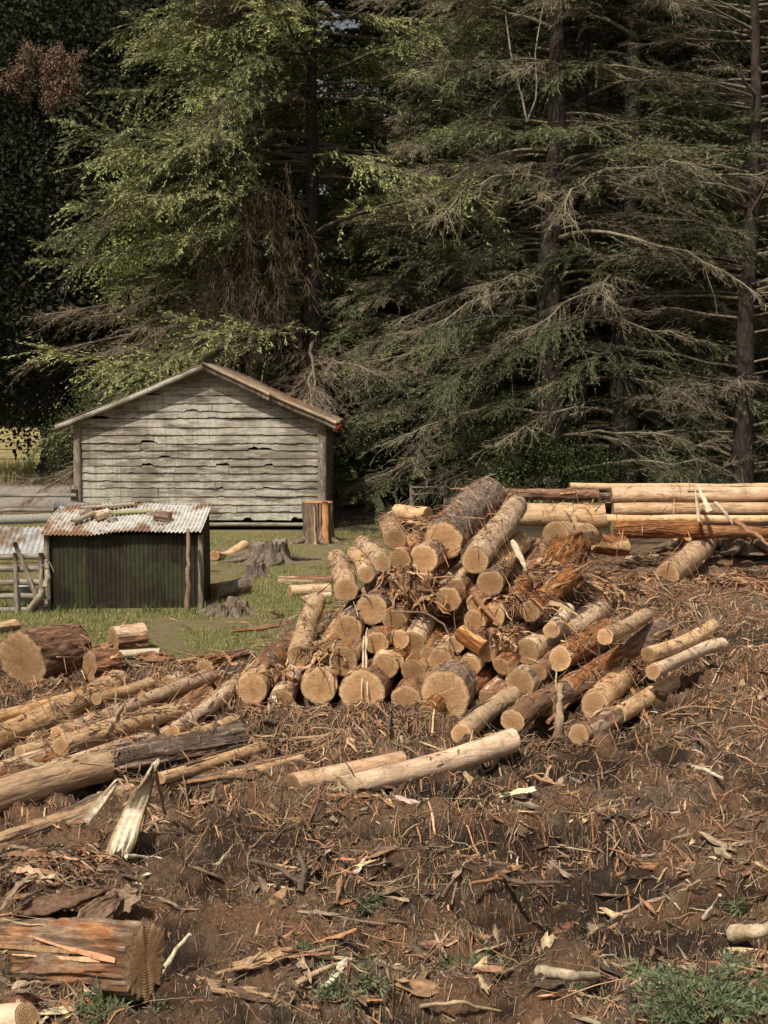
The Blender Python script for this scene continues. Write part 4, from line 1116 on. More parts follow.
# ------------------------------------------------------------------ the weatherboard shed
def build_shed():
    Yw = 30.6
    xl, xr = -6.62, -1.30
    xm = (205 - 384) / F * Yw + .0
    ze, za = 2.36, 3.50
    D = 5.5
    sh = thing('wooden_shed', 'old grey weatherboard shed with flaking paint and a low gable roof', 'shed', (xl, Yw, 0))
    w = xr - xl; m_ = xm - xl
    rg = np.random.default_rng(4)

    def top_at(x):
        return np.where(x < m_, ze + (za - ze) * x / m_, ze + (za - ze) * (w - x) / (w - m_))
    # near-black backing behind the boards, painting the shade seen through the gaps
    V = np.array([[0.02, .06, .0], [w - .02, .06, .0], [w - .02, .06, ze - .03], [m_, .06, za - .06], [.02, .06, ze - .03]], float)
    V2 = V + np.array([0, D - .1, 0])
    VV = np.concatenate([V, V2])
    quads = np.array([[0, 5, 6, 1], [1, 6, 7, 2], [2, 7, 8, 3], [3, 8, 9, 4], [4, 9, 5, 0]])
    mesh('dark_backing', VV, [quads, np.array([[0, 1, 2, 3, 4], [9, 8, 7, 6, 5]])], M['dark'], sh)

    # gable boards
    acc = Acc(); acc2 = Acc(); acc3 = Acc()
    zc = .22; pitch = .165; k = 0
    while zc < za - .05:
        nseg = 220
        x = np.linspace(.0, w, nseg)
        tp = top_at(x) - .01
        ztop = zc + pitch + .02
        keep = tp > zc + .015
        x = x[keep]
        if len(x) < 4: break
        ztp = np.minimum(ztop, tp[keep])
        droop = .008 * noise(x * .6, k * 3.1, 0, 5) + .004 * noise(x * 7, k, 0, 6)
        chip = .085 * sst(.66, .76, noise(x * 1.9 + k * 13.3, k * 7.7, 0, 7)) * (.7 + .3 * noise(x * 14, k)) + .018 * sst(.45, .55, noise(x * 7 + k * 5.1, k * 3.3, 0, 8)) + .004 * noise(x * 25, k * 9.1)
        zb = zc + droop + chip * .8
        out = .022 + .020 * sst(.2, .8, noise(x * 1.1, k * 5.3, 0, 9)) + .006 * noise(x * 6, k)
        br = np.sort(rg.uniform(.3, w - .3, rg.integers(0, 3))); br = br if len(br) else np.array([-1.]); sg = np.searchsorted(br, x)
        zb = zb + rg.normal(0, .009, 6)[sg]; out = out + rg.uniform(-.004, .008, 6)[sg]; tone = rg.uniform(.84, 1.12, 6)[sg]
        gap = np.min(np.abs(x[:, None] - br[None]), 1) < .008; tone = np.where(gap, .35, tone)
        zb = np.minimum(zb, ztp - .005)
        p0 = np.stack([x, -.004 + x * 0, ztp], 1)
        p1 = np.stack([x, -out + .001, zb + .012], 1)
        p2 = np.stack([x, -out, zb], 1)
        p3 = np.stack([x, -out + .018, zb + .003], 1)
        P = np.stack([p0, p1, p2, p3], 1)
        n = len(x); idx = np.arange(n * 4).reshape(n, 4)
        Q = np.stack([idx[:-1, :-1], idx[:-1, 1:], idx[1:, 1:], idx[1:, :-1]], -1).reshape(-1, 4)
        acc.add(P.reshape(-1, 3), Q, np.repeat(tone, 4)[:, None] * np.ones((1, 3)))
        # side wall boards (right side, facing +x)
        if zc < ze - .1:
            y = np.linspace(0, D, 40)
            zb2 = zc + .01 * noise(y * .7, k * 2.1, 0, 15) + .04 * sst(.4, .8, noise(y * 2, k * 1.7, 0, 16))
            q0 = np.stack([w + .0 + y * 0, y, np.full(40, min(ztop, ze))], 1); q1 = np.stack([w + .032 + y * 0, y, zb2], 1); q2 = np.stack([w + .012 + y * 0, y, zb2 + .003], 1)
            P = np.stack([q0, q1, q2], 1); idx = np.arange(120).reshape(40, 3)
            Q = np.stack([idx[:-1, :-1], idx[1:, :-1], idx[1:, 1:], idx[:-1, 1:]], -1).reshape(-1, 4)
            acc2.add(P.reshape(-1, 3), Q, (1., 1., 1.))
            P2 = P.reshape(-1, 3).copy(); P2[:, 0] = w - P2[:, 0]
            acc3.add(P2, Q[:, ::-1], (1., 1., 1.))
        zc += pitch * rg.uniform(.96, 1.04); k += 1
    acc.build('gable_wall', M['siding'], sh)
    acc2.build('side_wall', M['siding'], sh); acc3.build('side_wall', M['siding'], sh)
    # bottom rail / foundation
    a = Acc(); plank(a, (.0, -.01, .13), (w, -.01, .12), .05, .08, up=(0, 0, 1), col=(.2, .17, .13)); a.build('sill_beam', M['greyx'], sh)
    # corner boards
    for x0, x1 in ((-.05, .10), (w - .12, w + .05)):
        a = Acc(); plank(a, ((x0 + x1) / 2, -.062, .15), ((x0 + x1) / 2, -.062, ze + .02), abs(x1 - x0), .03, up=(0, 1, 0), col=(.4, .35, .28)); a.build('corner_board', M['grey'], sh)
    a = Acc(); plank(a, (w + .05, .06, .15), (w + .05, .06, ze), .02, .13, up=(0, 1, 0), col=(.4, .35, .28)); a.build('corner_board', M['grey'], sh)
    # roof: corrugated slopes with overhang
    oh, ov = .38, .30
    for side in (0, 1):
        ex = -oh if side == 0 else w + .28
        run = abs(m_ - ex); rise = (za - ze) / (m_ if side == 0 else (w - m_)) * run
        Ls = math.hypot(run, rise)
        V, Q = corr(D + 2 * ov, Ls, 62, .009, 5 + side, 0, 16, .02)
        # x across waves -> world y ; y length -> down the slope
        s = V[:, 1] / Ls
        wx = m_ + (ex - m_) * s; wz = za + .085 - rise * s + V[:, 2] - .035 * np.sin(s * math.pi)
        P = np.stack([wx, V[:, 0] - ov, wz], 1)
        rf = mesh('roof', P, Q if side else Q[:, ::-1], M['shedroof'], sh, smooth=True)
        # barge board
        a = Acc()
        e0 = np.array([m_, -ov + .02, za + .0]); e1 = np.array([ex, -ov + .02, za - rise + .0])
        mid = (e0 + e1) / 2 - np.array([0, 0, .03])
        for q0, q1 in ((e0, mid), (mid, e1)): plank(a, q0, q1, .15, .028, up=(0, 1, 0) if False else (0, 0, 1), col=(.3, .3, .2)) if False else plank(a, q0, q1, .026, .11, up=(0, 0, 1), col=(1., 1., 1.))
        a.build('barge_board', M['siding'] if side == 0 else M['grey'], sh)
        a = Acc()
        up_ = np.array([0, -.035, .085])
        if side == 1:
            for q0, q1 in ((e0, mid), (mid, e1)): plank(a, q0 + up_, q1 + up_, .05, .06, up=(0, 0, 1))
            a.build('roof_batten', M['orange_old'], sh)
        # soffit boards under the overhang
        a = Acc()
        for yy in (-.12, .0):
            plank(a, e0 + np.array([0, yy + .3 - .02, -.03]), e1 + np.array([0, yy + .3 - .02, -.03]), .03, .07, up=(0, 0, 1))
        a.build('rafter', M['greyx'], sh)
    a = Acc(); a.add(*box(w + .22, w + .30, -.28, D + .2, ze - .22, ze - .12)); a.build('gutter', M['redpaint'], sh)
    return sh


M['orange_old'] = mat_wood('old_tan_board', [(.20, .14, .09), (.36, .27, .18), (.46, .37, .27)], 18, (.15, 1, 1))
M['redpaint'] = simple('faded_red_paint', (.38, .07, .04))
build_shed()


# ------------------------------------------------------------------ low iron hut
def build_hut():
    Yf = 19.0
    X0, X1 = -4.50, -2.47
    h = thing('iron_hut', 'low dark mossy corrugated iron hut with a pale rusty roof', 'hut', (X0, Yf, 0))
    w = X1 - X0; D = 1.02; zf, zb = 1.0, 1.27
    nsh = 4
    for i in range(nsh):
        V, Q = corr(w / nsh + .03, zf, 9, .0065, i * 3, 0, 8, .012)
        x = V[:, 0] + i * w / nsh - .01; y = -V[:, 2] + (.003 if i % 2 else -.003); z = V[:, 1]
        mesh('front_wall', np.stack([x, y, z], 1), Q, M['wallsheet'], h, smooth=True)
    for sx in (0, w):
        V, Q = corr(D, 1.0, 14, .009, 9, 0, 8)
        tp = zf + (zb - zf) * V[:, 0] / D
        mesh('side_wall', np.stack([np.full(len(V), sx) + V[:, 2], V[:, 0] + .012, V[:, 1] * (tp - .02)], 1), Q, M['wallsheet'], h, smooth=True)
    V, Q = corr(w, zb - .02, 26, .009, 19, 0, 8)
    mesh('back_wall', np.stack([V[:, 0], D + V[:, 2], V[:, 1]], 1), Q, M['wallsheet'], h, smooth=True)
    for x in (.04, w - .04):
        a = Acc(); plank(a, (x + .055 * (1 if x > 1 else -1), -.05, -.02), (x + .055 * (1 if x > 1 else -1), -.045, zf), .07, .06, up=(0, 1, 0)); a.build('corner_post', M['grey'], h)
    rw = (w + .06) / 3
    for i in range(3):
        L = math.hypot(D + .25, zb - zf + .03)
        V, Q = corr(rw + .06, L, 14, .011, 30 + i * 7, .0, 16, .03)
        s = V[:, 1] / L
        P = np.stack([V[:, 0] + i * rw - .09, D + .08 - s * (D + .22), zb + .045 - s * (zb - zf + .02) + V[:, 2] + i * .006 + (.03 * np.sin(V[:, 0] * 3) if i == 1 else 0)], 1)
        ro = mesh('roof', P, Q[:, ::-1], M['roofsheet' if i else 'roofsheetrusty'], h, smooth=True)
    return h


build_hut()
def zroof(x, y): return 1.30 + (y - 20.05) * .25
a = Acc(); p = np.array([-4.05, 19.55, 1.235]); plank(a, (0, 0, 0), (.85, .12, .03), .07, .045, col=(.38, .36, .16), K=7); tag(a.build('weathered_plank', M['debris'], loc=tuple(p)), 'mossy plank lying along the hut roof', 'plank')
a = Acc(); p = np.array([-4.25, 19.82, 1.30]); plank(a, (0, 0, 0), (.75, .10, .05), .06, .04, col=(.42, .36, .28), K=7); tag(a.build('weathered_plank', M['debris'], loc=tuple(p)), 'grey plank behind the mossy one on the hut roof', 'plank')
a = Acc(); p = np.array([-4.22, 19.2, 1.15]); plank(a, (0, 0, 0), (.22, .35, .10), .08, .05, col=(.36, .30, .22), K=7); tag(a.build('weathered_plank', M['debris'], loc=tuple(p)), 'short plank pointing down the left side of the hut roof', 'plank')
log('cut log piece resting on the hut roof', np.array([-3.13, 19.45, 1.235]), np.array([-2.92, 19.38, 1.215]), .075, .07, .5, .3, .3, name='log_piece', loose=0, bend=0)
log('small rounded log piece at the left of the hut roof', np.array([-3.95, 19.40, 1.215]), np.array([-3.80, 19.52, 1.25]), .065, .06, .6, .3, .4, name='log_piece', loose=0, bend=0)
for i, (x, y, s, lab) in enumerate([(-4.12, 19.62, .075, 'rubble lump at the left end of the roof planks'), (-3.72, 19.38, .055, 'small stone in front of the roof planks'), (-3.24, 19.62, .05, 'stone beside the log piece on the hut roof')]):
    n, k = 16, 10
    t, p_ = np.meshgrid(np.arange(n) / n * 6.2832, np.linspace(.05, 3.09, k))
    X, Y_, Z_ = np.sin(p_) * np.cos(t), np.sin(p_) * np.sin(t), np.cos(p_)
    r_ = s * (1 + .35 * noise(X * 1.6 + i * 5, Y_ * 1.6, Z_ * 1.6))
    V = np.stack([X * r_ * 1.4, Y_ * r_, Z_ * r_ * .8], -1); idx = np.arange(n * k).reshape(k, n)
    Q = np.stack([idx[:-1], idx[1:], np.roll(idx[1:], -1, 1), np.roll(idx[:-1], -1, 1)], -1).reshape(-1, 4)
    tag(mesh('stone', V.reshape(-1, 3), Q, M['grey'], loc=(x, y, zroof(x, y) + s * .6)), lab, 'stone')

stick('thin crooked brown post leaning against the front of the iron hut', [gp(187, 615, -.05), atY(189, 575, 18.55), atY(188, 529, 18.7)], .042, (.27, .17, .11), 'post', 'wooden_post')
# low wall of boards behind the hut
a = Acc(); p = atY(54, 507, 22.5)
plank(a, (0, 0, 0), tuple(atY(190, 511, 22.5) - p), .03, .17, up=(0, 0, 1), col=(.22, .22, .22)); tag(a.build('long_board', M['debris'], loc=tuple(p)), 'long grey board on edge behind the iron hut', 'board')
# flat lean-to sheet at left
lt = thing('iron_lean_to', 'pale corrugated iron lean-to roof at the left edge beside the hut', 'lean-to', tuple(atY(-60, 556, 19.6)))
V, Q = corr(1.45, .55, 19, .012, 44, 0, 8)
Bx = atY(-60, 556, 19.6)
mesh('roof', np.stack([V[:, 0], .55 - V[:, 1] * 1., .36 - V[:, 1] * .62 + V[:, 2]], 1), Q[:, ::-1], M['lightsheet'], lt, smooth=True)
for x in (.05, 1.38):
    a = Acc(); plank(a, (x, .1, -Bx[2]), (x, .1, .02), .07, .07, up=(0, 1, 0)); a.build('post', M['grey'], lt)
a = Acc(); plank(a, (0, .04, -.02), (1.42, .04, -.02), .05, .06); a.build('beam', M['greyx'], lt)
# slatted gate
Yg = 18.4
g = thing('slatted_gate', 'weathered slatted wooden gate at the left edge', 'gate', tuple(atY(-30, 618, Yg)))
B0 = atY(-30, 618, Yg)
gw = (48 + 30) / F * Yg
for i, z in enumerate((.10, .28, .46, .64, .80)):
    a = Acc(); plank(a, (0, .0, z), (gw, .0, z + .01), .025, .075, up=(0, 0, 1)); a.build('rail', M['greyx'], g)
for x in (.30, .62, .95):
    a = Acc(); plank(a, (x, -.035, -.02), (x, -.035, .86), .06, .025, up=(0, 1, 0)); a.build('upright', M['grey'], g)
a = Acc(); plank(a, (.62, -.07, 1.0), (.95, -.07, .15), .055, .02, up=(0, 1, 0)); a.build('brace', M['grey'], g)
stick('bent pale pole leaning between the gate and the hut', [gp(28, 612), atY(40, 597, 18.25), atY(48, 580, 18.3), atY(46, 562, 18.4)], .055, (.36, .31, .22), 'pole', 'bent_pole')
stick('thin curved wire loop above the bent pole', [atY(40, 585, 18.3), atY(42, 566, 18.3), atY(50, 562, 18.3), atY(54, 572, 18.3)], .010, (.42, .36, .26), 'wire', 'wire_loop')


def pail(label, c, r, h, col):
    root = thing('plastic_container', label, 'container', tuple(c))
    n = 28; pr = np.array([[.0, 0], [.85, 0], [.9, .03], [1., .92], [1.06, .93], [1.06, 1.], [.96, 1.], [.9, .9], [.8, .1], [0., .08]])
    th = np.arange(n) / n * 6.2832
    V = np.stack([pr[:, 0:1] * r * np.cos(th), pr[:, 0:1] * r * np.sin(th), np.broadcast_to(pr[:, 1:2] * h, (len(pr), n))], -1)
    idx = np.arange(len(pr) * n).reshape(-1, n)
    Q = np.stack([idx[:-1], np.roll(idx[:-1], -1, 1), np.roll(idx[1:], -1, 1), idx[1:]], -1).reshape(-1, 4)
    mesh('bucket', V.reshape(-1, 3), Q, simple('container_plastic', col, .4), root, smooth=False)
    s = np.linspace(0, math.pi, 12)
    P = np.stack([np.cos(s) * r * 1.05, -np.sin(s) * r * .6, h * .9 - np.sin(s) * .05], 1)
    Vt, Qt, _ = tubes(P[None], np.full((1, 12), .006), 5); mesh('handle', Vt, Qt, M['grey'], root)
    return root


pail('pale grey bucket standing behind the slatted gate', gp(14, 612) + np.array([.02, .5, 0]), .13, .30, (.45, .47, .48))


# post and rail fence behind
def rail_fence(label, x0, x1, Y, rails, step, t=.07, Y2=None):
    Y2 = Y if Y2 is None else Y2
    f = thing('rail_fence', label, 'fence', (x0, Y, 0))
    n = int((x1 - x0) / step) + 1
    for z in rails:
        a = Acc()
        plank(a, (0, 0, z), (x1 - x0, Y2 - Y, z + .01), .035, t * 1.6, up=(0, 0, 1), K=24, wob=.01); a.build('rail', M['greyx'], f)
    for i in range(n):
        q = i * step
        a = Acc(); plank(a, (q, .08 + (Y2 - Y) * q / (x1 - x0), -.1), (q, .08 + (Y2 - Y) * q / (x1 - x0), max(rails) + .12), .12, .10, up=(0, 1, 0)); a.build('post', M['grey'], f)
    return f


rail_fence('grey post and rail fence running along the road behind the hut', -11.8, -5.9, 27.2, (.68, .97), 1.95, .045)
a = Acc(); p = atY(-40, 521, 24.0); plank(a, (0, 0, 0), tuple(atY(52, 518, 24.0) - p), .05, .16, col=(.30, .29, .27)); tag(a.build('long_board', M['debris'], loc=tuple(p)), 'wide grey board lying level behind the lean-to roof', 'board')
# wire fence in the field
wf = thing('wire_fence', 'dark single wire fence with thin posts crossing the dry field', 'fence', (-24, 60, 0))
for z in (.35, .75, 1.05):
    V, Q, _ = tubes(np.array([[[0, 0, z], [9, 0, z - .03], [18, 0, z]]]), np.full((1, 3), .02), 4); mesh('wire', V, Q, M['trunk'], wf)
for i in range(7):
    a = Acc(); plank(a, (i * 3., 0, -.1), (i * 3., 0, 1.2), .09, .09, up=(0, 1, 0)); a.build('post', M['trunk'], wf)
# dark fence rails in the trees right of the shed
rail_fence('dark broken rail fence in the shade under the conifers', .7, 1.6, 35.5, (.45, .62), .85, .025)


# ------------------------------------------------------------------ vegetation generators
def leaf_cards(P, D, L, W, rg, updir=.6):
    """small pointed cards at P along D"""
    n = len(P)
    rnd = nrm(rg.normal(0, 1, (n, 3)) + np.array([0, 0, updir]))
    S = nrm(np.cross(D, rnd))
    a = P; b_ = P + D * (L * .45)[:, None] + S * (W * .5)[:, None]; c = P + D * L[:, None]; d = P + D * (L * .45)[:, None] - S * (W * .5)[:, None]
    V = np.stack([a, b_, c, d], 1).reshape(-1, 3)
    Q = np.arange(n * 4).reshape(-1, 4)
    return V, Q


def trunk_mesh(H, r, seed, lean=(0, 0), S=18, flare=.5, K=40, r_top=.08):
    s = np.linspace(0, 1, K)
    P = np.stack([lean[0] * s * H + .12 * noise(s * 4, seed), lean[1] * s * H + .12 * noise(s * 4, seed + 7), s * H - .15], 1)
    P[0, :2] = 0
    R = r * (1 - s * (1 - r_top)) * (1 + flare * np.exp(-s * H * 1.6))
    V, Q, idx = tubes(P[None], R[None], S)
    V = V.reshape(K, S, 3); c = P[:, None]
    th = np.arange(S) / S * 6.2832
    bump = 1 + .08 * noise(np.cos(th)[None] * 2 + seed, np.sin(th)[None] * 2, s[:, None] * H * .8) + .06 * noise(np.cos(th)[None] * 6, np.sin(th)[None] * 6, s[:, None] * H * 2)
    V = c + (V - c) * bump[..., None]
    return V.reshape(-1, 3), Q, P


def conifer(seed, H, r, h0, nb, Lmax, green=(.055, .075, .028), tipc=(.16, .16, .075), dead=.3, droop=.35, up=.12, az=None, Lpow=.6, nt=30, nsp=20, sp_len=(.07, .2), sp_w=(.014, .03), lean=(0, 0), deadc=(.20, .155, .11), zone_dead=None, hangers=0):
    rg = np.random.default_rng(seed)
    tv, tq, tp = trunk_mesh(H, r, seed, lean)
    hs = h0 + (H - h0) * np.sort(rg.random(nb) ** .9)
    f = (hs - h0) / (H - h0)
    L = Lmax * np.clip((1 - f) ** Lpow, .12, 1) * rg.uniform(.6, 1.1, nb)
    a = rg.uniform(0, 2 * math.pi, nb) if az is None else az(rg, nb, f)
    if zone_dead is None: isd = rg.random(nb) < dead
    else: isd = rg.random(nb) < zone_dead(f)
    K = 10; s = np.linspace(0, 1, K)
    dr = droop * rg.uniform(.5, 1.4, nb); u0 = up + rg.normal(0, .1, nb)
    bend = rg.normal(0, .22, nb)
    aa = a[:, None] + bend[:, None] * s
    base = np.stack([np.interp(hs, tp[:, 2], tp[:, i]) for i in range(3)], 1)
    rr = L[:, None] * s
    P = base[:, None] + np.stack([np.cos(aa) * rr, np.sin(aa) * rr, L[:, None] * (u0[:, None] * s - dr[:, None] * s ** 2 + .22 * dr[:, None] * s ** 4)], -1)
    P = P + rg.normal(0, .02, P.shape) * s[None, :, None] * L[:, None, None]
    bw = (.012 + .010 * L)[:, None] * (1 - .85 * s[None])
    bV, bQ, _ = tubes(P, bw, 4)
    tA = Acc(); barkc = np.where(isd[:, None], np.array(deadc)[None] * rg.uniform(.55, 1.2, (nb, 1)), np.array([.06, .045, .033])[None])
    tA.add(bV, bQ, np.repeat(barkc, K * 4, 0))
    # secondary twigs
    sj = rg.uniform(.1, 1., (nb, nt)) ** .8
    i0 = np.minimum((sj * (K - 1)).astype(int), K - 2); fr = sj * (K - 1) - i0
    bi = np.arange(nb)[:, None]
    T0 = P[bi, i0] * (1 - fr[..., None]) + P[bi, i0 + 1] * fr[..., None]
    Td = nrm(P[bi, i0 + 1] - P[bi, i0])
    sd = np.where(rg.random((nb, nt)) < .5, -1, 1)
    ang = np.radians(rg.uniform(12, 48, (nb, nt))) * sd
    ca, sa = np.cos(ang), np.sin(ang)
    D = np.stack([Td[..., 0] * ca - Td[..., 1] * sa, Td[..., 0] * sa + Td[..., 1] * ca, Td[..., 2] + rg.normal(-.02, .12, (nb, nt))], -1)
    D = nrm(D)
    tl = (.25 + .34 * L[:, None] * np.sqrt(np.clip(1.08 - sj, 0, 1))) * rg.uniform(.5, 1.2, (nb, nt))
    tdead = isd[:, None] | (rg.random((nb, nt)) < .12)
    KT = 5; s2 = np.linspace(0, 1, KT)
    dr2 = rg.uniform(-.1, .5, (nb, nt)) * np.where(tdead, .7, 1.)
    TP = T0[:, :, None] + D[:, :, None] * (s2[:, None] * tl[..., None, None])
    TP[..., 2] -= dr2[..., None] * tl[..., None] * s2 ** 2
    TP = TP + rg.normal(0, .025, TP.shape) * s2[:, None] * tl[..., None, None]
    TPf = TP.reshape(-1, KT, 3); n2 = len(TPf)
    tw = np.full((n2, KT), .011) * (1 - .7 * s2)[None]
    side = nrm(np.cross(nrm(TPf[:, -1] - TPf[:, 0]), rg.normal(0, 1, (n2, 3)) + np.array([0, 0, 1.5])))
    V, Q = ribbons(TPf, tw, side)
    td = tdead.reshape(-1)
    tc = np.where(td[:, None], np.array(deadc)[None] * rg.uniform(.6, 1.5, (n2, 1)), np.array([.085, .07, .045])[None])
    tA.add(V, Q, np.repeat(tc, KT * 2, 0))
    # sprigs on twigs
    sk = rg.uniform(.08, 1., (n2, nsp))
    i0 = np.minimum((sk * (KT - 1)).astype(int), KT - 2); fr = sk * (KT - 1) - i0
    bi = np.arange(n2)[:, None]
    S0 = TPf[bi, i0] * (1 - fr[..., None]) + TPf[bi, i0 + 1] * fr[..., None]
    Sd = nrm(TPf[bi, i0 + 1] - TPf[bi, i0])
    side_k = side[:, None] * np.where(rg.random((n2, nsp)) < .5, -1, 1)[..., None]
    D2 = nrm(Sd + side_k * rg.uniform(.35, 1.0, (n2, nsp, 1)) + rg.normal(0, .22, (n2, nsp, 3)) + np.array([0, 0, -.12]))
    ln = rg.uniform(*sp_len, (n2, nsp)) * (1 - .4 * sk)
    # green ones as cards, dead ones as thin threads
    g = ~td
    brc = rg.uniform(.55, 1.35, nb)[np.repeat(np.arange(nb), nt)]
    mixv = np.clip(rg.normal(.35, .25, nb)[np.repeat(np.arange(nb), nt)][:, None] + .4 * sk + rg.normal(0, .12, (n2, nsp)), 0, 1)
    c = (np.array(green) * (1 - mixv[..., None]) + np.array(tipc) * mixv[..., None]) * brc[:, None, None] * rg.uniform(.8, 1.2, (n2, nsp, 1))
    V, Q = leaf_cards(S0[g].reshape(-1, 3), D2[g].reshape(-1, 3), ln[g].ravel(), rg.uniform(*sp_w, g.sum() * nsp), rg, 1.0)
    C = np.repeat(c[g].reshape(-1, 3), 4, 0)
    dk = td
    m = int(nsp * .75)
    Vd, Qd = leaf_cards(S0[dk][:, :m].reshape(-1, 3), D2[dk][:, :m].reshape(-1, 3), ln[dk][:, :m].ravel() * 1.5, np.full(dk.sum() * m, .008), rg, 1.0)
    tA.add(Vd, Qd, np.repeat(np.repeat(tc[dk], m, 0) * rg.uniform(.7, 1.3, (dk.sum() * m, 1)), 4, 0))
    return dict(trunk=(tv, tq), limbs=tA, leaf=(V, Q, C))


def place_conifer(d, label, X, Y, rot=0, group=None, name='conifer_tree'):
    root = thing(name, label, 'tree', (X, Y, 0), rot, group)
    mesh('trunk', d['trunk'][0], d['trunk'][1], M['trunk'], root, smooth=True)
    d['limbs'].build('branches', M['twig'], root)
    if len(d['leaf'][1]): mesh('crown', d['leaf'][0], d['leaf'][1], M['leaf'], root, {'Col': d['leaf'][2]})
    return root


def broadleaf(seed, H, R, h0, ncl, npl, green, tip, size=(.05, .11), flat=.8, trunk_r=.25, clr=.6, shell=.55):
    rg = np.random.default_rng(seed)
    tv, tq, tp = trunk_mesh(H * .8, trunk_r, seed, flare=.9)
    # cluster centres in a lumpy ellipsoid
    d = nrm(rg.normal(0, 1, (ncl, 3))); rad = rg.uniform(shell, 1, ncl) ** .6
    rad = rad * (1 + .28 * noise(d[:, 0] * 2 + seed, d[:, 1] * 2, d[:, 2] * 2))
    C0 = d * rad[:, None] * np.array([R, R, (H - h0) / 2]) + np.array([0, 0, (H + h0) / 2])
    # limbs to clusters
    tA = Acc(); k = 6; s = np.linspace(0, 1, k)
    nl = min(ncl, 70); sel = rg.choice(ncl, nl, False)
    z0 = np.clip(C0[sel, 2] * rg.uniform(.4, .8, nl), h0 * .3, H * .75)
    A = np.stack([np.interp(z0, tp[:, 2], tp[:, 0]), np.interp(z0, tp[:, 2], tp[:, 1]), z0], 1)
    P = A[:, None] * (1 - s[:, None]) + C0[sel][:, None] * s[:, None]
    P[..., 2] += (np.sin(s * math.pi) * .08 * R)[None]
    V, Q, _ = tubes(P, (trunk_r * .22 * (1 - .85 * s))[None].repeat(nl, 0), 5); tA.add(V, Q, (.045, .035, .028))
    n = ncl * npl
    cr = clr * rg.uniform(.6, 1.3, ncl)
    off = rg.normal(0, 1, (ncl, npl, 3)) * cr[:, None, None] * .5 * np.array([1, 1, flat])
    P = (C0[:, None] + off).reshape(-1, 3)
    P[:, 2] = np.maximum(P[:, 2], .03)
    D = nrm(nrm(off).reshape(-1, 3) + rg.normal(0, .5, (n, 3)) + np.array([0, 0, -.35]))
    L = rg.uniform(*size, n)
    b = rg.uniform(.5, 1.4, ncl).repeat(npl); mx = np.clip(rg.normal(.4, .3, n) + .4 * (rg.random(ncl).repeat(npl) - .5), 0, 1)[:, None]
    c = (np.array(green) * (1 - mx) + np.array(tip) * mx) * b[:, None]
    V, Q = leaf_cards(P, D, L, L * .6, rg, 1.2)
    return dict(trunk=(tv, tq), limbs=tA, leaf=(V, Q, np.repeat(c, 4, 0)))


def place_broad(d, label, X, Y, name='broadleaf_tree', cat='tree', group=None, rot=0, tm='trunk'):
    root = thing(name, label, cat, (X, Y, 0), rot, group)
    mesh('trunk' if cat == 'tree' else 'stem', d['trunk'][0], d['trunk'][1], M[tm], root, smooth=True)
    d['limbs'].build('branches', M['trunkdark'] if tm != 'trunk' else M['twig'], root)
    mesh('crown' if cat == 'tree' else 'foliage', d['leaf'][0], d['leaf'][1], M['broad'], root, {'Col': d['leaf'][2]})
    return root


def xat(px, Y): return (px - 384) / F * Y


# tall conifer behind the shed with long drooping limbs reaching left
def az_left(rg, n, f):
    a = rg.uniform(0, 2 * math.pi, n)
    k = rg.random(n) < .72
    a[k] = math.pi + rg.normal(.25, .55, k.sum())
    return a


d = conifer(101, 19, .30, 2.4, 150, 7.6, green=(.085, .11, .04), tipc=(.39, .415, .17), dead=.12, droop=.30, up=.10, az=az_left, Lpow=.45, nt=64, nsp=36, sp_len=(.08, .22), sp_w=(.020, .042),
            zone_dead=lambda f: np.where(f < .22, .55, .08))
place_conifer(d, 'tall conifer behind the shed with long sweeping grey green limbs reaching left', xat(309, 38), 38)
# hanging dead tangle on its left side
rg = np.random.default_rng(55)
nb = 80; K = 9; s = np.linspace(0, 1, K)
x0 = rg.uniform(-2.6, -.3, nb); z0 = rg.uniform(4.6, 9.2, nb); y0 = rg.uniform(-2.2, -.6, nb)
P = np.stack([x0[:, None] + rg.normal(0, .5, nb)[:, None] * s, y0[:, None] + rg.normal(0, .2, nb)[:, None] * s, z0[:, None] - rg.uniform(1.2, 4.0, nb)[:, None] * s ** 1.2], -1) + rg.normal(0, .05, (nb, K, 3))
P[..., 2] = np.maximum(P[..., 2], .6)
V, Q, _ = tubes(P, .014 * (1 - .7 * s)[None].repeat(nb, 0), 3)
aT = Acc(); aT.add(V, Q, np.repeat(pal(rg, nb, np.array([[.13, .10, .065], [.09, .07, .045], [.17, .11, .07]])), K * 3, 0))
sel = rg.integers(0, nb, 9000); kk = rg.integers(0, K, 9000)
Pp = P[sel, kk] + rg.normal(0, .05, (9000, 3)); V, Q = leaf_cards(Pp, nrm(rg.normal(0, .5, (9000, 3)) + np.array([0, 0, -1.])), rg.uniform(.1, .45, 9000), np.full(9000, .012), rg)
aT.add(V, Q, np.repeat(pal(rg, 9000, np.array([[.13, .10, .065], [.15, .09, .055], [.09, .08, .045]])), 4, 0))
o = aT.build('hanging_vine', M['twig'], loc=(xat(306, 38), 38, 0)); tag(o, 'brown tangle of dead vines hanging left of the tall conifer trunk', 'vine')

# lit broadleaf tree behind the conifer
d = broadleaf(201, 14, 4.2, 1.0, 340, 150, (.10, .14, .035), (.38, .40, .12), (.07, .14), trunk_r=.22, clr=.75)
place_broad(d, 'bright yellow green broadleaf tree filling the gap behind the tall conifer', xat(262, 42), 42)
# big dark tree at the left, its shade put into leaf and bark colour
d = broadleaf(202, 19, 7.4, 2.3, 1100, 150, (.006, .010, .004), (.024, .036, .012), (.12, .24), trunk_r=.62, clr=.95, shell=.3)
place_broad(d, 'huge dark broadleaf tree with a flared trunk standing by the road at the left', xat(60, 50), 50, tm='trunkdark')
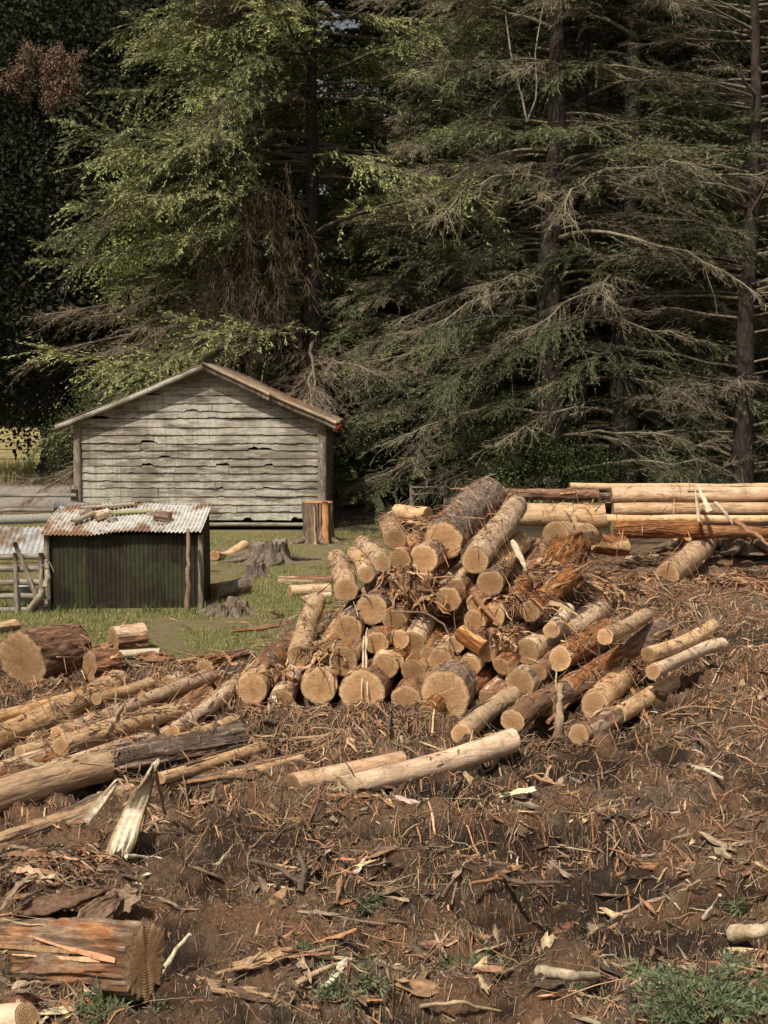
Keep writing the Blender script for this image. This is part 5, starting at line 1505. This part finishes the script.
# dead rusty foliage clump top left
rg = np.random.default_rng(77); n = 5200
c0 = atY(52, 78, 35.0)
s = np.linspace(0, 1, 8)
B = np.stack([rg.normal(0, .3, (12, 1)) + rg.normal(0, .35, 12)[:, None] * s, rg.normal(0, .3, 12)[:, None] * s, rg.uniform(.1, .9, (12, 1)) - rg.uniform(.4, 1.2, 12)[:, None] * s ** 1.4], -1)
P = B[rg.integers(0, 12, n), rg.integers(1, 8, n)] + rg.normal(0, .09, (n, 3)); V, Q = leaf_cards(P, nrm(rg.normal(0, 1, (n, 3)) + np.array([0, 0, -.8])), rg.uniform(.05, .14, n), rg.uniform(.015, .04, n), rg)
aT = Acc(); aT.add(V, Q, np.repeat(pal(rg, n, np.array([[.17, .10, .065], [.22, .13, .085], [.11, .065, .045]])), 4, 0))
s = np.linspace(0, 1, 8)
V, Q, _ = tubes(B, .016 * (1 - .7 * s)[None].repeat(12, 0), 4); aT.add(V, Q, (.2, .15, .12))
o = aT.build('dead_branch', M['twig'], loc=tuple(c0)); tag(o, 'rust brown dead branch clump hanging high in the trees at the upper left', 'dead branch')

# right hand plantation conifers
def az_side(rg, n, f):
    a = rg.uniform(0, 2 * math.pi, n)
    front = np.abs(np.angle(np.exp(1j * (a + math.pi / 2)))) < 1.0
    k = front & (rg.random(n) < .85)
    a[k] = np.where(rg.random(k.sum()) < .5, 0, math.pi) + rg.normal(0, .35, k.sum())
    return a


DC = (.24, .205, .135)
def zd(f): return np.where(f < .75, .62, .3)
protoA = conifer(301, 20, .40, .8, 150, 5.6, green=(.050, .078, .028), tipc=(.17, .205, .08), droop=.62, up=.34, Lpow=.3, nt=52, nsp=22, zone_dead=lambda f: np.where(f < .6, .52, .35), deadc=DC, az=az_side)
protoB = conifer(302, 21, .30, .9, 150, 5.0, green=(.055, .08, .034), tipc=(.18, .22, .09), droop=.55, up=.30, Lpow=.3, nt=48, nsp=22, zone_dead=lambda f: np.where(f < .5, .48, .3), deadc=DC, az=az_side)
protoC = conifer(303, 19, .26, .7, 170, 4.4, green=(.05, .065, .03), tipc=(.14, .18, .065), droop=.1, up=.22, Lpow=.3, nt=40, nsp=18, zone_dead=lambda f: np.where(f < .8, .6, .4), deadc=(.17, .14, .10), az=az_side)
protoD = conifer(304, 11, .13, .5, 110, 3.4, green=(.085, .11, .048), tipc=(.25, .29, .125), droop=.5, up=.22, Lpow=.45, nt=44, nsp=26, zone_dead=lambda f: f * 0 + .25, deadc=DC, sp_w=(.016, .034))
tA = place_conifer(protoA, 'thick dark trunked conifer with bare brown branches, centre right behind the pile', xat(550, 35.5), 35.5)
tB = place_conifer(protoB, 'straight slender conifer just right of the thick centre one', xat(580, 36.5), 36.5)
tC = place_conifer(protoC, 'conifer with sparse dead twigs near the right edge, trunk bare to the top', xat(746, 34.5), 34.5)
tD = place_conifer(protoD, 'pale grey green young conifer left of the thick dark trunk, sweeping low', xat(428, 37.5), 37.5)


def again(src, label, px, Y, rot, sc=1., group=None):
    c = copy_tree(src); c['label'] = label
    if group: c['group'] = group
    elif 'group' in c: del c['group']
    c.location = (xat(px, Y), Y, 0); c.rotation_euler = (0, 0, rot); c.scale = (sc, sc, sc)
    return c


again(tA, 'dark conifer trunk right of the slender one, in the middle of the right trees', 624, 36.0, .25)
again(tC, 'thin conifer with fine brown twigs between two darker trunks on the right', 662, 38, .3, .9)
again(tB, 'conifer at the extreme right edge behind the sparse one', 800, 40, 2.9)
again(tD, 'second pale young conifer, further left beside the shed roof', 372, 40.5, 2.2, 1.0)
again(tD, 'pale young conifer low on the right between the trunks', 690, 37.0, 4.0, .72)
again(tB, 'conifer behind the pale young ones left of centre', 455, 44, 4.2)
again(tC, 'sparse conifer standing in the gap left of the thick trunk', 500, 42, .3)
again(tD, 'low sweeping conifer in front of the dark trunks at centre', 505, 36.5, 5.0, .62)
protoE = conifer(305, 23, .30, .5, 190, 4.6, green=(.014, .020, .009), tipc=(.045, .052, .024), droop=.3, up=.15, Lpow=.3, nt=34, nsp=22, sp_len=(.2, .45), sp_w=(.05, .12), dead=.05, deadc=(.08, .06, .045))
tE = place_conifer(protoE, 'tall dark conifer in the crowded rows at the back of the wood', xat(310, 47), 47, group='conifers crowded at the back of the wood')
for k, (px, Y) in enumerate([(130, 58), (210, 52), (465, 49), (530, 47.5), (600, 48), (660, 47), (720, 48), (790, 47), (860, 48), (430, 54), (500, 55), (570, 54), (640, 55), (700, 54), (770, 55), (170, 60), (260, 57)]):
    again(tE, 'tall dark conifer in the crowded rows at the back of the wood', px, Y, k * 1.9, 1., 'conifers crowded at the back of the wood')
for k in range(13):
    again(tE, 'dark conifer in the distant tree line across the dry field', -300 + k * 42, 128 + 6 * (k % 3), k * 2.3, 2.3, 'distant tree line across the field')
k = 0
for px, Y, pr in [(420, 52, tA), (520, 50, tB), (600, 51, tA), (680, 50, tB), (760, 49, tA), (830, 50, tA), (180, 56, tB), (250, 56, tA), (900, 44, tB),
                  (470, 60, tB), (560, 60, tA), (650, 61, tB), (740, 60, tA), (440, 68, tA), (860, 58, tA)]:
    again(pr, 'tall dark conifer in the crowded rows at the back of the wood', px, Y, k * 1.7, 1.0 if Y < 58 else 1.15, 'conifers crowded at the back of the wood'); k += 1

# bare pale forked branch
stick('bare pale forked branch rising between the right hand conifers', [atY(527, 122, 35), atY(520, 90, 35), atY(510, 50, 35), atY(505, 10, 35)], .03, (.36, .31, .25), name='bare_branch')
stick('thin twin of the bare pale branch crossing it to the right', [atY(527, 122, 35), atY(537, 95, 35), atY(535, 50, 35), atY(545, -5, 35)], .026, (.34, .29, .24), name='bare_branch')

# undergrowth shrubs
shA = broadleaf(401, 2.6, 1.6, .2, 75, 90, (.05, .085, .022), (.16, .21, .06), (.05, .11), trunk_r=.05, clr=.5)
shB = broadleaf(402, 3.6, 1.7, .2, 90, 90, (.035, .05, .018), (.10, .125, .045), (.05, .11), trunk_r=.06, clr=.55)
sA = place_broad(shA, 'bright leafy shrub behind the crosswise logs at centre', xat(520, 36), 36, 'leafy_shrub', 'shrub')
sB = place_broad(shB, 'dark shrub in the shade right of the shed', xat(395, 40), 40, 'leafy_shrub', 'shrub')
for lab, px, Y, pr, rot, sc in [('bright shrub low behind the flat crest log', 575, 35.5, sA, 1, .7), ('green shrub left of the right stack', 640, 38, sA, 2.2, .9), ('green shrub low behind the right stack', 700, 36.5, sA, 3.3, .65),
                                ('leafy shrub at the far right under the trees', 790, 38, sA, 4.4, .9), ('dark green shrub behind the pale young conifers', 450, 42, sB, .5, 1.),
                                ('dark shrub between the back trunks', 560, 45, sB, 1.5, 1.2), ('dark shrub behind the right trunks', 680, 46, sB, 2.5, 1.3), ('yellow green shrub in the gap near centre', 460, 37.5, sA, 5.1, .8),
                                ('tall dark shrub behind the shed roof', 240, 40.5, sB, 3.1, 1.1), ('tall shrub behind the shed left of its ridge', 160, 41.5, sB, 4.2, 1.2), ('shrub tucked behind the shed at its left eave', 100, 43, sB, 5.2, .9)]:
    again(pr, lab, px, Y, rot, sc)
for i, px in enumerate(range(330, 860, 60)):
    again(sB, 'dark bush in the continuous thicket at the back of the wood', px, 55 + (i % 3), i * 1.3, 1.6, 'bushes in the thicket at the back of the wood')
for i, px in enumerate(range(-60, 320, 60)):
    if px > 100 : again(sB, 'dark bush in the continuous thicket at the back of the wood', px, 53 + (i % 3), i * 1.9, 1.7, 'bushes in the thicket at the back of the wood')


# ------------------------------------------------------------------ grass and small green sprigs
def grass(name, label, n, y0, y1, dens, hs, cols, spread=.36, cat='grass', lean=.5, wid=(.004, .009)):
    x, y = scatter(n, y0, y1, dens, spread)
    n = len(x); z = height(x, y); K = 4; s = np.linspace(0, 1, K)
    a = rng.uniform(0, 6.283, n); h = rng.uniform(*hs, n); le = rng.uniform(.1, 1., n) * lean
    P = np.stack([x[:, None] + np.cos(a)[:, None] * le[:, None] * h[:, None] * s ** 1.6, y[:, None] + np.sin(a)[:, None] * le[:, None] * h[:, None] * s ** 1.6, z[:, None] - .01 + h[:, None] * s * (1 - .25 * le[:, None] * s)], -1)
    b = a + math.pi / 2 + rng.normal(0, .4, n)
    V, Q = ribbons(P, rng.uniform(*wid, n)[:, None] * (1.05 - s)[None], np.stack([np.cos(b), np.sin(b), 0 * b], -1))
    o = mesh(name, V, Q, M['grass'], attrs={'Col': np.repeat(pal(rng, n, np.array(cols)), K * 2, 0)})
    return tag(o, label, cat, kind='stuff')


def gd(x, y):
    return grass_mask(x, y) * sst(-.25, .2, fbm(x * 1.6, y * 1.6, 0, 111, 4) + .0 + .25 * (y > 17.8) * (y < 19))


grass('grass', 'short dry green grass around the hut and stumps', 160000, 14, 34, gd, (.02, .075), [[.22, .25, .07], [.32, .32, .11], [.42, .37, .17], [.15, .19, .05]], wid=(.007, .014))
def hutbase(x, y): return ((x > -5.2) & (x < -2.0) & (y > 18.25) & (y < 18.97)) * sst(-.3, .3, noise(x * 3, y * 3, 0, 3)) * np.exp(-((y - 18.85) / .35) ** 2)
grass('weeds', 'taller green weeds along the foot of the iron hut', 5000, 18.2, 19, hutbase, (.05, .2), [[.08, .13, .03], [.15, .2, .05]], cat='weeds', lean=.8, wid=(.012, .026))
grass('dry_field_grass', 'tall dry yellow grass in the field past the road', 16000, 47, 62, lambda x, y: (x < -7) * 1., (.15, .5), [[.36, .30, .13], [.24, .24, .09], [.45, .38, .19]], spread=.42, wid=(.02, .04))
def fgd(x, y):
    return (y < 13) * sst(.12, .42, fbm(x * 1.1 + 3, y * 1.1, 0, 121, 3) + .35 * np.exp(-((x - 1.75) / .55) ** 2 - ((y - 6.9) / .7) ** 2) + .12 * np.exp(-((x) / 1.5) ** 2 - ((y - 6.6) / .5) ** 2))
grass('sparse_weeds', 'sparse green blades poking through the foreground litter', 5000, 5.2, 12, fgd, (.02, .07), [[.10, .13, .04], [.18, .20, .07], [.24, .2, .1]], cat='weeds', lean=.9)


# fine leaved cut foliage sprigs
def sprig(label, c, n, R, h, col, seed, name='green_sprig', group=None):
    rg = np.random.default_rng(seed)
    root = thing(name, label, 'green sprig', tuple(c), 0, group)
    K = 7; s = np.linspace(0, 1, K)
    a = rg.uniform(0, 6.283, n); L = rg.uniform(.5, 1., n) * R
    up_ = rg.uniform(.2, 1.2, n) * h / R
    P = np.stack([np.cos(a)[:, None] * L[:, None] * s, np.sin(a)[:, None] * L[:, None] * s, L[:, None] * up_[:, None] * (s - .45 * s ** 2)], -1) + rg.normal(0, .008, (n, K, 3))
    P[:, 0] = rg.normal(0, R * .2, (n, 3)) * np.array([1, 1, .1])
    V, Q, _ = tubes(P, .0035 * (1.2 - s)[None].repeat(n, 0), 4)
    A = Acc(); A.add(V, Q, (.2, .15, .08)); A.build('stem', M['twig'], root)
    m = 70
    sk = rg.uniform(.15, 1, (n, m)); i0 = np.minimum((sk * (K - 1)).astype(int), K - 2); fr = (sk * (K - 1) - i0)[..., None]
    bi = np.arange(n)[:, None]
    S0 = P[bi, i0] * (1 - fr) + P[bi, i0 + 1] * fr; Sd = nrm(P[bi, i0 + 1] - P[bi, i0])
    D = nrm(Sd + rg.normal(0, .75, (n, m, 3)))
    S0 = (S0 + D * rg.uniform(0, .04, (n, m, 1))).reshape(-1, 3); D = D.reshape(-1, 3)
    V, Q = leaf_cards(S0, D, rg.uniform(.018, .05, n * m), rg.uniform(.006, .014, n * m), rg)
    C = np.array(col) * rg.uniform(.5, 1.5, (n * m, 1))
    mesh('leaves', V, Q, M['leaf'], root, {'Col': np.repeat(C, 4, 0)})


SG = (.12, .16, .075)
for i, (lab, px, py, n, R, h) in enumerate([
    ('upright blue green sprig in front of the big torn log', 112, 1020, 7, .16, .26), ('small green sprig right of the upright one at the big log', 143, 1015, 5, .1, .14),
    ('low green sprig patch on the centre left mud', 362, 905, 8, .16, .08), ('dense green cut foliage at the bottom right', 700, 1005, 40, .36, .16),
    ('green cut foliage at the right edge above the pale log end', 752, 912, 20, .22, .16), ('feathery green clump in the bottom right corner', 752, 1000, 34, .30, .20),
    ('small sprig clump left of the dense bottom right foliage', 600, 1000, 16, .26, .10), ('green tuft right edge near the bark sheet', 762, 870, 10, .16, .12),
    ('low sprigs at the bottom centre', 470, 975, 12, .22, .07), ('low sprigs at the bottom left of centre', 350, 985, 12, .22, .07), ('tiny green tuft beside the long grey pole', 180, 815, 8, .12, .1),
    ('ferny tuft at the bottom right of centre', 640, 985, 16, .2, .12), ('sprig patch on the lower left mud', 300, 960, 10, .2, .06)]):
    sprig(lab, gp(px, py, .0), n, R, h, SG, 500 + i)

# ------------------------------------------------------------------ light, sky, camera
az_sun = math.atan2(-.85, -.42)
el = math.radians(52)
sv = Vector((math.cos(el) * math.cos(az_sun), math.cos(el) * math.sin(az_sun), math.sin(el)))
ld = bpy.data.lights.new('sun', 'SUN'); ld.energy = 5.0; ld.angle = math.radians(.53); ld.color = (1., .925, .80)
lo = bpy.data.objects.new('sun', ld); COL.objects.link(lo)
lo.rotation_euler = (-sv).to_track_quat('-Z', 'Y').to_euler()
w = bpy.data.worlds.new('World'); scene.world = w; w.use_nodes = True
nt = w.node_tree; bg = nt.nodes['Background']
sky = nt.nodes.new('ShaderNodeTexSky'); sky.sky_type = 'NISHITA'; sky.sun_disc = False
sky.sun_elevation = el; sky.sun_rotation = math.atan2(sv.x, sv.y)
sky.air_density = 1.0; sky.dust_density = 5.0; sky.ozone_density = .6
mm = nt.nodes.new('ShaderNodeMix'); mm.data_type = 'RGBA'; mm.blend_type = 'MULTIPLY'; mm.inputs[0].default_value = 1; mm.inputs[7].default_value = (1.03, 1.0, .95, 1)
hs = nt.nodes.new('ShaderNodeHueSaturation'); hs.inputs['Saturation'].default_value = .45
nt.links.new(sky.outputs[0], hs.inputs['Color']); nt.links.new(hs.outputs[0], mm.inputs[6]); nt.links.new(mm.outputs[2], bg.inputs[0]); bg.inputs[1].default_value = .088

cam = bpy.data.cameras.new('camera'); cam.sensor_width = 36; cam.sensor_fit = 'AUTO'; cam.lens = F / 1024 * 36; cam.clip_end = 2000
co = bpy.data.objects.new('camera', cam); COL.objects.link(co)
co.location = (0, 0, CAMZ); co.rotation_euler = (math.pi / 2 - PITCH, 0, 0)
scene.camera = co
scene.view_settings.view_transform = 'Standard'; scene.view_settings.look = 'None'; scene.view_settings.exposure = 0
scene.cycles.max_bounces = 4; scene.cycles.diffuse_bounces = 2; scene.cycles.transmission_bounces = 3
